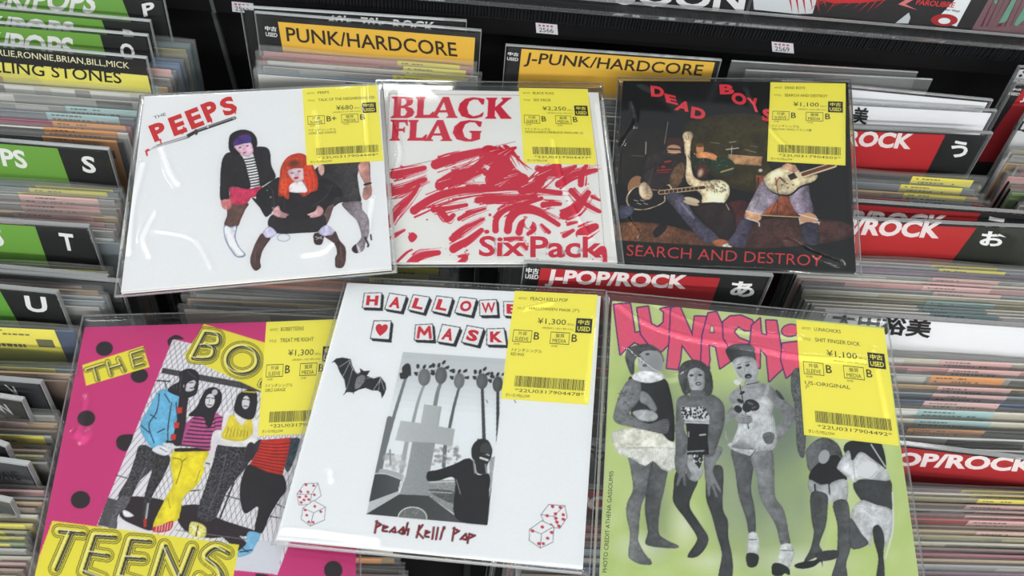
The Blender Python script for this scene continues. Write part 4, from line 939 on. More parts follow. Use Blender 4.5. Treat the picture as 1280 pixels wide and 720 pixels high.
# cover 4: hot pink with black dots, yellow lettered strips and a cut-out photo
A4 = a = Art([(106, 409), (443, 399), (444.5, 722), (35, 762)], (205, 58, 126))
DK = (46, 36, 42); YW = (236, 226, 72)
a.view(0, 330, 4)
for d in ((522, 423, 43, 36), (697, 558, 43, 36), (880, 385, 42, 30)): a.ell(*d, DK, -10)
a.view(0, 500, 3.272)
for d in ((353, 75, 37, 32), (511, 174, 37, 33), (329, 408, 40, 36)): a.ell(*d, DK, -10)
a.view(110, 540, 4).ell(1226, 690, 46, 46, DK).ell(870, 740, 40, 36, DK)
a.view(0, 0, 1)
pan = [(216, 424), (440, 474), (346.5, 719), (121, 657)]
a.poly(pan, (234, 232, 237), False, 1, 5)
for i in range(44):                                   # chain-link fence
    t = i / 43
    for (p0, p1, q0, q1) in (((216, 424), (440, 474), (40, 600), (300, 712)), ((150, 400), (470, 520), (200, 640), (470, 760))):
        x0, y0 = p0[0] + (p1[0] - p0[0]) * t, p0[1] + (p1[1] - p0[1]) * t; x1, y1 = q0[0] + (q1[0] - q0[0]) * t, q0[1] + (q1[1] - q0[1]) * t
        a.line([(x0, y0), (x1, y1)], 0.7, (110, 110, 118), a=.8)
a.poly([(0, 0), (1280, 0), (1280, 720), (0, 720)], (0, 0, 0), False, 0)
# keep the fence inside the photo: repaint the pink around it
for pp in ([(20, 400), (216, 424), (121, 657), (20, 770)], [(106, 400), (460, 395), (460, 479), (216, 424)], [(440, 474), (470, 474), (470, 770), (346.5, 719)], [(121, 657), (346.5, 719), (460, 745), (460, 775), (20, 775)]): a.poly(pp, (205, 58, 126), False)
a.view(0, 330, 4)
for d in ((522, 423, 43, 36), (697, 558, 43, 36)): a.ell(*d, DK, -10)
a.poly([(838, 380), (880, 354), (920, 376), (865, 378), (848, 412)], DK)
a.view(0, 500, 3.272)
for d in ((353, 75, 37, 32), (329, 408, 40, 36)): a.ell(*d, DK, -10)
a.poly([(478, 190), (475, 165), (490, 146), (520, 140), (545, 146), (520, 205), (495, 205)], DK)
a.view(110, 540, 4).ell(1226, 690, 46, 46, DK).poly([(840, 708), (905, 718), (890, 740), (850, 735)], DK)
a.view(140, 400, 4.557).poly([(290, 272), (860, 375), (845, 410), (280, 302)], (70, 68, 72), False, 1, 24)
a.line([(255, 345), (330, 350)], 8, (50, 48, 52)).line([(300, 350), (316, 400)], 6, (50, 48, 52))
a.view(110, 540, 4)
for p in ([(140, 215), (260, 250)], [(470, 300), (560, 290)], [(620, 300), (770, 340)], [(880, 330), (985, 380)], [(900, 420), (960, 430)]): a.line(p, 5, (60, 58, 64))
a.poly([(100, 328), (165, 345), (130, 482), (48, 466)], (86, 84, 88), False, 1, 20)
a.poly([(170, 325), (390, 345), (360, 430), (325, 492), (240, 470), (160, 420)], DK).poly([(440, 385), (560, 365), (650, 430), (840, 495), (830, 520), (720, 520), (600, 530), (480, 490)], DK).line([(700, 510), (790, 590)], 60, DK).line([(730, 250), (660, 430)], 8, DK).line([(440, 490), (960, 560)], 4, (120, 118, 124))
a.poly([(750, 620), (860, 540), (980, 550), (948, 712), (720, 690)], (216, 218, 226), False)
a.photo = 0.10
a.poly([(255, 70), (300, 70), (345, 110), (334, 170), (255, 250), (210, 332), (150, 322), (200, 230), (235, 130)], (66, 64, 69), grain=44).poly([(345, 105), (412, 128), (372, 232), (322, 322), (302, 432), (272, 432), (282, 322), (318, 200)], (56, 54, 58), grain=40)
a.poly([(150, 330), (212, 322), (190, 380), (150, 420), (142, 482), (100, 476), (128, 400)], (96, 94, 98), grain=40).poly([(178, 390), (205, 400), (228, 420), (190, 425), (175, 408)], (232, 232, 234)).line([(300, 360), (290, 430)], 10, (190, 188, 192)).line([(285, 440), (285, 470)], 14, (196, 50, 44)).line([(285, 180), (240, 280)], 8, (140, 138, 144), True, .5)
a.view(140, 400, 4.557)
a.poly([(268, 402), (340, 394), (388, 440), (376, 560), (356, 690), (320, 700), (250, 740), (195, 690), (158, 604), (200, 520), (236, 450)], (112, 184, 218), grain=12)
for p in ([(270, 420), (255, 520), (210, 600), (240, 700)], [(340, 470), (320, 600), (318, 690)], [(365, 470), (372, 560)], [(165, 600), (210, 640)], [(300, 420), (330, 470)], [(220, 540), (250, 560)], [(260, 640), (300, 620)]): a.line(p, 7, (50, 72, 96), True)
a.poly([(385, 430), (432, 430), (425, 520), (408, 700), (345, 700), (372, 560)], DK)
for x, y in ((388, 515), (370, 600), (352, 668)): a.poly([(x - 16, y - 18), (x + 14, y - 16), (x + 10, y + 16), (x - 18, y + 16)], (206, 56, 46), False)
a.poly([(385, 300), (440, 276), (490, 298), (496, 345), (482, 415), (440, 442), (395, 440), (318, 405), (345, 370), (380, 350)], (40, 36, 40)).poly([(408, 352), (440, 338), (468, 342), (478, 362), (466, 380), (468, 396), (440, 408), (412, 396)], (222, 220, 224)).poly([(400, 340), (440, 330), (470, 338), (440, 352), (412, 372)], (40, 36, 40)).line([(440, 358), (462, 356)], 5, DK).line([(470, 362), (476, 366)], 3, DK).line([(446, 388), (464, 388)], 5, DK).line([(420, 362), (414, 400), (424, 432)], 9, (40, 36, 40), True)
for x0, y0, x1, y1 in ((360, 330, 350, 390), (380, 310, 368, 400), (400, 300, 390, 420), (430, 290, 480, 330), (540, 420, 500, 520), (600, 420, 590, 520), (570, 400, 530, 440), (735, 430, 712, 520), (800, 430, 792, 540)): a.line([(x0, y0), ((x0 + x1) / 2 - 6, (y0 + y1) / 2), (x1, y1)], 2.5, (120, 116, 122), True, .8)
a.view(110, 540, 4).poly([(320, 90), (360, 66), (410, 90), (405, 112), (370, 116)], (230, 230, 234)).line([(380, 60), (450, 80)], 12, (226, 226, 230)).line([(360, 80), (395, 100)], 3, DK).line([(395, 48), (440, 50)], 12, DK)
# woman 2: striped top, yellow trousers
a.poly([(438, 85), (520, 88), (602, 95), (585, 180), (545, 265), (478, 325), (462, 400), (440, 445), (325, 478), (388, 330), (425, 255), (412, 150)], (236, 222, 52), shade=(230, 214, 44)).line([(425, 130), (470, 150), (440, 260)], 4, (110, 100, 30), True).line([(470, 150), (490, 130)], 4, (110, 100, 30)).line([(400, 330), (410, 380)], 3, (140, 130, 40)).line([(540, 250), (560, 190)], 3, (140, 130, 40)).line([(440, 90), (602, 86)], 18, DK)
a.poly([(322, 478), (360, 468), (424, 444), (416, 486), (380, 500), (330, 500)], (190, 52, 62))
for i in range(6): a.line([(345 + i * 14, 468 - i * 3), (340 + i * 14, 498 - i * 2)], 4, (236, 200, 206))
a.view(140, 400, 4.557)
a.poly([(470, 545), (595, 528), (642, 562), (638, 632), (582, 642), (575, 745), (395, 712), (420, 590)], (196, 88, 148), False)
for i in range(8):
    y = 560 + i * 22; a.line([(462 - i * 9, y), (520, y + 8), (585, y + 8)], 8, (56, 36, 54), True)
for i in range(4): a.line([(585, 560 + i * 22), (640, 552 + i * 24)], 7, (56, 36, 54))
a.poly([(575, 640), (632, 632), (620, 700), (598, 760), (575, 800), (560, 760)], (226, 224, 228)).view(110, 540, 4).line([(640, 30), (618, 110), (590, 165)], 26, (226, 224, 228), True).line([(590, 155), (608, 160)], 6, DK).view(140, 400, 4.557)
a.poly([(508, 440), (540, 393), (590, 384), (626, 420), (618, 480), (590, 530), (565, 604), (535, 600), (520, 555), (435, 545), (480, 500)], (38, 34, 38)).ell(558, 460, 27, 40, (228, 226, 230), 8).ell(585, 412, 16, 18, (200, 198, 204), 30).line([(535, 445), (556, 442)], 5, DK).line([(566, 444), (584, 448)], 5, DK).line([(545, 483), (568, 486)], 5, DK).line([(556, 452), (552, 470)], 3, (110, 108, 114))
# woman 3: yellow halter top
a.view(110, 540, 4).poly([(650, 62), (700, 72), (785, 75), (805, 150), (745, 232), (692, 305), (632, 435), (545, 425), (592, 255), (625, 150)], (62, 60, 65), grain=48).line([(690, 110), (660, 250), (600, 400)], 5, (110, 108, 114), True, .7).line([(655, 68), (790, 72)], 10, DK)
a.poly([(512, 452), (555, 455), (590, 480), (580, 528), (510, 512)], (232, 226, 130), grain=40).line([(520, 470), (560, 510)], 8, (250, 250, 240)).line([(550, 470), (540, 520)], 6, DK)
a.view(140, 400, 4.557)
a.poly([(640, 530), (672, 520), (690, 545), (640, 640), (622, 640)], (226, 224, 228)).poly([(790, 560), (830, 570), (835, 660), (800, 690)], (226, 224, 228)).poly([(618, 670), (700, 680), (800, 650), (806, 720), (610, 712)], (230, 228, 232))
a.poly([(672, 545), (710, 548), (740, 575), (790, 560), (802, 620), (796, 652), (740, 690), (628, 672), (650, 600)], (230, 214, 66)).poly([(700, 545), (770, 550), (740, 600)], (228, 226, 230))
for i in range(7): a.line([(665 + i * 18, 610 + i * 4), (650 + i * 20, 665)], 3, (130, 118, 40))
a.poly([(715, 432), (760, 400), (820, 408), (828, 470), (815, 540), (795, 565), (752, 562), (705, 530), (695, 500)], (40, 36, 40)).ell(762, 470, 22, 38, (226, 224, 228), 5).line([(742, 452), (760, 450)], 5, DK).line([(768, 452), (782, 456)], 5, DK).line([(752, 490), (772, 492)], 5, DK).line([(748, 408), (815, 412)], 8, (206, 190, 60))
# woman 4: red ruched top, black skirt
a.view(110, 540, 4).poly([(780, 150), (830, 60), (870, 40), (830, 130)], (56, 54, 60)).poly([(1005, 40), (1066, 40), (1035, 130), (1000, 200), (980, 150)], (60, 72, 84), grain=30)
a.poly([(808, 160), (900, 195), (972, 212), (992, 285), (955, 340), (908, 420), (872, 502), (832, 492), (850, 375), (785, 408), (760, 335), (765, 245)], (40, 36, 40))
a.poly([(865, 40), (1015, 28), (1000, 110), (972, 216), (900, 200), (808, 162), (850, 90)], (200, 54, 42), False)
for i in range(9): a.line([(862 - i * 5, 56 + i * 14), (930, 62 + i * 16), (1008 - i * 4, 56 + i * 18)], 4, (96, 26, 26), True)
a.poly([(800, 500), (862, 512), (835, 570), (815, 605), (755, 626), (748, 600), (790, 560)], (126, 186, 220)).line([(760, 600), (820, 590)], 8, (60, 84, 110)).line([(770, 580), (800, 600)], 5, (40, 50, 64)).line([(560, 140), (560, 140)], 1, DK)
a.poly([(790, 80), (812, 50), (835, 70), (815, 130), (790, 140)], (50, 48, 54))
a.photo = 0
# yellow lettered strips
def tube(strokes, w, sm=True):
    for k, c in ((w, (48, 44, 30)), (w * .9, YW), (w * .74, (48, 44, 30)), (w * .64, YW)):
        for s_ in strokes: a.line(s_, k, c, sm)
    for s_ in strokes: a.line([(x + w * .10, y + w * .06) for x, y in s_], w * .30, (58, 54, 36), sm); a.line([(x + w * .13, y + w * .1) for x, y in s_], w * .07, (170, 166, 120), sm); a.line([(x - w * .16, y - w * .12) for x, y in s_], w * .07, (252, 250, 210), sm)
a.view(0, 330, 4).poly([(411, 505), (715, 409), (748, 515), (430, 609)], YW, False)
for st in ([[(432, 530), (516, 503)], [(472, 520), (488, 578)]], [[(538, 490), (556, 552)], [(592, 475), (620, 532)], [(548, 522), (606, 505)]], [[(712, 432), (656, 450), (672, 512), (718, 498)], [(664, 480), (708, 468)]]): tube(st, 30, False)
a.view(140, 400, 4.557).poly([(524, 22), (900, 138), (880, 420), (410, 205)], YW, False)
tube([[(530, 70), (455, 215)], [(530, 70), (605, 85), (600, 140), (510, 145)], [(530, 140), (580, 165), (560, 215), (480, 220), (455, 210)]], 66)
tube([[(742 + 88 * math.cos(t_), 228 + 76 * math.sin(t_)) for t_ in np.linspace(-1.6, 4.7, 22)]], 66)
tube([[(852, 345), (840, 372), (870, 380)]], 26)
a.view(0, 500, 3.272).poly([(214, 494), (978, 592), (940, 800), (120, 800), (160, 640)], YW, False)
for st in ([[(240, 535), (338, 545)], [(290, 542), (226, 690)]], [[(468, 560), (388, 555), (340, 700), (420, 730)], [(372, 625), (438, 635)]], [[(610, 578), (535, 572), (490, 720), (570, 745)], [(515, 645), (585, 650)]], [[(625, 745), (672, 595), (735, 735), (785, 605)]], [[(930, 625), (880, 605), (840, 640), (885, 680), (905, 725), (850, 745), (815, 725)]]): tube(st, 58, len(st) < 2 and st[0][0][0] > 800)
# cover 5: white, red block letters over a black-and-white churchyard photo
A5 = a = Art([(434, 353.5), (751, 370), (728.5, 711), (345, 674)], (236, 239, 241))
BLK = (38, 40, 44)
a.view(440, 310, 4)
BLOCKS = [('H', (62, 226), (148, 224), (142, 300), (52, 298)), ('A', (188, 226), (272, 240), (246, 318), (164, 305)), ('L', (306, 234), (388, 246), (358, 325), (280, 308)), ('L', (424, 240), (503, 250), (478, 332), (398, 315)), ('O', (540, 245), (622, 255), (598, 338), (514, 322)), ('W', (638, 262), (722, 258), (728, 336), (640, 338)), ('E', (758, 268), (840, 268), (840, 345), (760, 338)), ('♥', (110, 365), (195, 365), (185, 458), (92, 452)),
          ('M', (318, 385), (402, 380), (408, 462), (312, 460)), ('A', (452, 382), (540, 398), (508, 480), (426, 468)), ('S', (576, 388), (658, 403), (630, 488), (548, 470)), ('K', (675, 405), (760, 402), (772, 486), (674, 484))]
for _, p0, p1, p2, p3 in BLOCKS:
    o_ = lambda p, d=14: (p[0] + d * .9, p[1] + d * 1.1)
    a.poly([p0, p1, o_(p1), o_(p2), o_(p3, 12), p3], BLK, False)
    c = np.mean([p0, p1, p2, p3], 0); g = lambda p, s_: tuple(c + (np.array(p) - c) * s_)
    a.poly([g(p, 1.06) for p in (p0, p1, p2, p3)], BLK, False).poly([g(p, .97) for p in (p0, p1, p2, p3)], (236, 239, 241), False)
a.line([(330, 446), (338, 398), (362, 430), (386, 396), (392, 448)], 15, (202, 46, 60))
a.view(0, 0, 1)
ph = [(503.6, 440), (632, 448.5), (609.2, 656.8), (457.4, 643)]
H_ = homog([(0, 0), (1, 0), (1, 1), (0, 1)], ph)
for i in range(24):                                   # printed tones of the sky
    v0, v1 = i / 24, (i + 1.2) / 24; c = np.array((196, 201, 204)) + min(1, i / 9) * 36
    a.poly([tuple(happly(H_, np.array([[s, min(v, 1)]], float))[0]) for s, v in ((0, v0), (1, v0), (1, v1), (0, v1))], c, False)
a.view(400, 420, 4.923)
def palm(x, y, rx, ry, base, w, c, tone, fr):
    a.line([(x, y + ry * .8), ((x + base[0]) / 2, (y + base[1]) / 2), base], w, c, True, w2=w * 1.25); a.ell(x, y, rx, ry, tone, 5); a.ell(x - rx * .2, y, rx * .5, ry * .7, tuple(np.array(tone) + 24), 5, .5, .6)
    for k in range(fr):
        t = -160 + 140 * k / max(1, fr - 1); d = ry * (1.25 + .35 * (k % 2)); px_, py_ = x + d * .85 * math.cos(math.radians(t)), y + d * math.sin(math.radians(t))
        a.line([(x + rx * .5 * math.cos(math.radians(t)), y - ry * .9), (px_, py_)], 2, (96, 98, 100)); a.ell(px_, py_, 15, 9, (52, 54, 56), t + 30); a.ell(px_ + 6, py_ - 6, 9, 5, (60, 62, 64), t)
palm(528, 232, 22, 30, (392, 720), 18, (120, 124, 126), (52, 54, 56), 0)
a.poly([(505, 195), (530, 170), (556, 180), (560, 245), (545, 240), (530, 262), (495, 262), (490, 228), (505, 225)], (52, 54, 56))
palm(642, 255, 38, 52, (570, 540), 16, (158, 162, 164), (112, 114, 116), 5)
palm(745, 243, 37, 52, (705, 440), 20, (130, 134, 136), (96, 98, 100), 6)
palm(857, 277, 33, 47, (790, 600), 16, (96, 99, 100), (116, 118, 120), 5)
palm(998, 278, 36, 48, (1010, 660), 18, (70, 72, 74), (92, 94, 96), 6)
palm(1094, 297, 32, 48, (1095, 760), 18, (60, 62, 64), (76, 78, 80), 5)
a.view(430, 530, 4.737)
a.line([(270, -30), (205, 285)], 34, (118, 122, 124), w2=40).line([(375, 90), (340, 280)], 26, (166, 170, 172)).line([(600, 130), (590, 250)], 22, (110, 113, 115))
for i in range(60): a.ell(515 + rs.random() * 170, 130 + rs.random() * 110, 6 + rs.random() * 8, 5 + rs.random() * 6, tuple([120 + rs.random() * 90] * 3), 0, .5, .7)
for i in range(40): a.ell(235 + rs.random() * 130, 180 + rs.random() * 90, 6 + rs.random() * 8, 6 + rs.random() * 8, tuple([165 + rs.random() * 45] * 3), 0, .5, .7)
a.line([(272, 155), (276, 240)], 12, (150, 154, 156)).line([(255, 178), (295, 180)], 9, (150, 154, 156))
a.poly([(225, 265), (350, 300), (330, 340), (215, 300)], (176, 180, 182))
a.poly([(490, 335), (660, 330), (650, 530), (490, 420)], (150, 154, 154), False, 1, 26).poly([(495, 390), (650, 400), (640, 470)], (96, 99, 99), True, 1, 22).line([(500, 345), (660, 340)], 8, (206, 210, 210)).line([(500, 400), (640, 410)], 5, (196, 200, 200))
a.poly([(860, 200), (900, 190), (880, 380), (862, 380)], (170, 173, 174), False, 1, 30).poly([(868, 380), (884, 378), (850, 600), (840, 598)], (60, 62, 62), False)
a.poly([(182, 293), (250, 295), (335, 325), (322, 398), (148, 462)], (62, 66, 68), False, 1, 4, (86, 90, 92)).line([(182, 293), (250, 296), (335, 326)], 7, (206, 210, 210), True)
a.poly([(148, 462), (322, 398), (330, 415), (136, 532)], (196, 200, 200), False, 1, 8).line([(352, 300), (345, 345), (325, 380)], 8, (206, 210, 210), True)
a.view(400, 420, 4.923)
a.poly([(642, 419), (748, 434), (730, 556), (830, 572), (815, 678), (700, 662), (692, 720), (575, 720), (590, 656), (462, 642), (497, 520), (620, 537)], (190, 194, 196), False, 1, 5, (176, 180, 182)).poly([(735, 436), (748, 436), (730, 556), (718, 556)], (168, 172, 174), False, .7)
a.view(430, 530, 4.737).poly([(404, 105), (540, 112), (505, 300), (498, 424), (328, 416), (368, 300)], (160, 164, 166), False, 1, 8, (150, 154, 154))
a.poly([(328, 416), (498, 424), (715, 586), (130, 534)], (58, 61, 62), False, 1, 6, (78, 82, 82)).ell(405, 555, 88, 66, (214, 218, 218)).ell(405, 558, 82, 62, (112, 116, 116))
for i in range(14): a.ell(350 + rs.random() * 110, 508 + rs.random() * 36, 5, 4, (150, 154, 154), 0, .4, .7)
a.photo = 0.12
a.poly([(495, 285), (560, 270), (660, 235), (720, 206), (760, 215), (790, 300), (850, 290), (866, 330), (860, 400), (850, 598), (710, 584), (648, 520), (655, 325), (560, 335), (495, 336)], (36, 38, 40), grain=4)
a.line([(665, 330), (690, 415)], 5, (150, 152, 152)).poly([(755, 190), (760, 130), (800, 90), (850, 95), (878, 150), (870, 200), (850, 240), (840, 290), (790, 290), (775, 230)], (40, 42, 44)).ell(838, 150, 34, 40, (66, 68, 70), 10)
a.line([(768, 215), (776, 290)], 10, (150, 152, 152), True).line([(838, 240), (844, 290)], 10, (140, 142, 142), True).line([(808, 200), (850, 214)], 12, (226, 228, 228), True).line([(808, 172), (830, 176)], 7, (28, 30, 30)).line([(846, 180), (860, 186)], 7, (200, 202, 202)).line([(790, 90), (830, 92)], 5, (60, 62, 62)).line([(820, 190), (830, 192)], 5, (20, 20, 22))
a.photo = 0
a.view(0, 0, 1).poly([(609.2, 656.8), (632, 448.5), (700, 455), (700, 690)], (236, 239, 241), False)
a.poly([(457.4, 643), (609.2, 656.8), (610, 675), (450, 665)], (236, 239, 241), False)
a.photo = 0
a.view(400, 420, 4.923)
a.poly([(70, 165), (100, 138), (140, 132), (188, 142), (200, 185), (225, 230), (248, 225), (246, 198), (270, 215), (308, 214), (288, 245), (330, 262), (372, 248), (402, 290), (408, 325), (395, 360), (380, 385), (375, 350), (355, 335), (320, 335), (280, 320), (240, 330), (205, 348), (165, 345), (148, 362), (160, 330), (150, 270), (120, 220), (105, 180), (88, 160)], (40, 42, 46), False, 1, 12)
for p in ([(180, 145), (200, 200), (240, 235)], [(180, 150), (120, 190)], [(185, 160), (140, 250)], [(200, 200), (165, 330)], [(290, 260), (372, 252), (330, 330)], [(372, 255), (395, 330)], [(372, 252), (360, 330)]): a.line(p, 3, (206, 208, 210), True)
a.poly([(225, 260), (262, 240), (280, 262), (250, 310), (215, 325)], (150, 152, 154), True, .8, 40).line([(160, 345), (145, 362)], 4, BLK).line([(208, 345), (205, 355)], 4, BLK)
for px_ in (608, 643): a.view(0, 0, 1).line([(px_, 500), (px_ + 1.6, 503.5)], .9, (60, 60, 64))
def die(v, cx_, cy_, pts, pips, tint):
    a.view(*v)
    h, f = pts
    a.poly(h, (236, 239, 241), False)
    for p in list(zip(h, h[1:] + h[:1])) + [(f, q) for q in (h[0], h[2], h[4])]: a.line(list(p), 2.4, (96, 92, 104))
    for x, y in pips: a.ell(x, y, 7.5, 6, (186, 48, 66), 30)
die((110, 540, 4), 0, 0, ([(1045, 310), (1082, 258), (1150, 256), (1166, 318), (1110, 362), (1055, 365)], (1118, 312)), [(1090, 265), (1128, 268), (1064, 298), (1100, 300), (1132, 314), (1058, 325), (1090, 322), (1066, 352), (1080, 340), (1104, 338)], 1)
die((110, 540, 4), 0, 0, ([(1075, 380), (1128, 342), (1188, 376), (1182, 440), (1112, 470), (1066, 436)], (1128, 404)), [(1134, 372), (1086, 390), (1094, 416), (1104, 450), (1164, 398), (1126, 452)], 1)
die((640, 500, 3.275), 0, 0, ([(118, 470), (150, 428), (216, 432), (226, 480), (196, 526), (140, 520)], (170, 476)), [(166, 436), (198, 440), (178, 466), (210, 470), (144, 474), (180, 484), (210, 488), (184, 500), (192, 516), (160, 512)], 1)
die((640, 500, 3.275), 0, 0, ([(72, 530), (122, 494), (172, 518), (168, 582), (116, 606), (70, 574)], (120, 548)), [(124, 520), (84, 536), (162, 542), (146, 566), (128, 588), (110, 588)], 1)
a.view(430, 530, 4.737)
for w_, c_ in ((13, (50, 24, 30)), (7, (150, 34, 48))):
    for p in ([(196, 575), (182, 645)], [(190, 578), (220, 596), (190, 612)], [(232, 620), (258, 610), (234, 602), (228, 632), (256, 636)], [(270, 640), (300, 612), (306, 642), (276, 634)], [(352, 612), (322, 640), (345, 652), (352, 622)], [(378, 586), (358, 650)], [(364, 630), (384, 622), (376, 656)], [(446, 602), (430, 672)], [(466, 598), (436, 640), (468, 676)], [(484, 650), (506, 640), (484, 632), (478, 664), (502, 670)], [(532, 612), (522, 680)], [(556, 614), (544, 682)], [(590, 612), (570, 682)], [(596, 610), (594, 622)], [(654, 614), (642, 690)], [(648, 618), (682, 634), (650, 652)], [(690, 682), (722, 650), (728, 686), (694, 678)], [(742, 650), (732, 704)], [(740, 652), (776, 660), (738, 678)]):
        a.line(p, w_, c_)
def o5(fc, mb):
    fc.view(440, 310, 4)
    for ch, p0, p1, p2, p3 in BLOCKS:
        if ch == 'M': continue
        p0, p1, p2, p3 = (np.array(p, float) for p in (p0, p1, p2, p3)); s_ = .17 if ch != 'W' else .10
        q = lambda u, v: tuple(p0 * (1 - u) * (1 - v) + p1 * u * (1 - v) + p2 * u * v + p3 * (1 - u) * v)
        fc.text(mb, ch, q(s_, 1 - .16), q(1 - s_, 1 - .16), q(s_, .16), (202, 46, 60), 0.00006, {'♥': 0, 'M': 0.025, 'W': 0.025}.get(ch, 0.05))
# cover 6: pale green, pink bubble letters, a row of grey figures
A6 = a = Art([(765.5, 376), (1105, 409), (1157, 782), (749, 738)], (188, 206, 134))
a.view(0, 0, 1)
for i in range(170):
    x, y = 755 + rs.random() * 400, 380 + rs.random() * 380; c = (206, 220, 166) if rs.random() < .6 else (172, 196, 112); a.ell(x, y, 5 + rs.random() * 14, 8 + rs.random() * 22, c, rs.random() * 40, .8, .35)
a.view(750, 560, 4.5)
for x, y, rx, ry, c in ((900, 250, 150, 300, (112, 128, 118)), (700, 250, 90, 240, (150, 164, 140)), (330, 350, 70, 180, (140, 152, 128)), (230, 560, 110, 60, (226, 228, 216)), (480, 430, 60, 90, (226, 228, 214)), (1130, 300, 90, 260, (140, 156, 130)), (620, 640, 120, 40, (216, 222, 196)), (1150, 640, 200, 60, (222, 226, 214)), (1380, 60, 50, 280, (206, 218, 178))): a.ell(x, y, rx, ry, c, 0, .9, .7)
a.view(750, 420, 4.923).ell(860, 560, 330, 190, (112, 126, 120), 0, .7, .7).ell(330, 420, 150, 180, (120, 132, 124), 0, .7, .6).ell(1130, 480, 150, 260, (104, 118, 114), 0, .7, .7)
a.view(700, 310, 4); PK = (224, 92, 122); PU = (74, 44, 112)
LUN = ([[(270, 284), (350, 277), (374, 425), (430, 415), (470, 440), (520, 500), (440, 500), (372, 470), (322, 510), (302, 532), (288, 430)],
        [(386, 300), (440, 293), (455, 380), (488, 398), (518, 372), (520, 318), (502, 305), (548, 296), (562, 400), (552, 470), (508, 516), (452, 492), (405, 430)],
        [(556, 300), (598, 292), (662, 440), (674, 342), (730, 344), (722, 470), (746, 602), (700, 606), (608, 480), (600, 560), (588, 606), (534, 600), (548, 470)],
        [(742, 326), (782, 320), (826, 420), (880, 545), (800, 602), (780, 492), (742, 482), (748, 560), (738, 606), (706, 570), (712, 440)],
        [(815, 370), (850, 342), (905, 338), (960, 362), (982, 408), (925, 412), (890, 390), (868, 420), (895, 450), (945, 470), (900, 520), (850, 500), (818, 450)],
        [(960, 388), (1000, 352), (1006, 430), (1036, 438), (1030, 362), (1082, 364), (1104, 500), (1116, 598), (1046, 666), (1034, 540), (1000, 500), (998, 600), (968, 590), (952, 470)],
        [(1112, 478), (1190, 468), (1206, 600), (1190, 600), (1132, 648), (1106, 560)]])
for p in LUN:
    pp = a.P(p); 
    a.line(p + [p[0]], 13, PU); a.poly(p, PK, False, 1, 6)
a.ell(1152, 412, 48, 34, PU, -8).ell(1152, 412, 42, 28, PK, -8).poly([(752, 388), (766, 388), (774, 425), (746, 425)], PU, False).poly([(755, 392), (764, 392), (768, 420), (750, 420)], (196, 210, 150), False)
g = lambda v: (v - 3, v, v + 2)
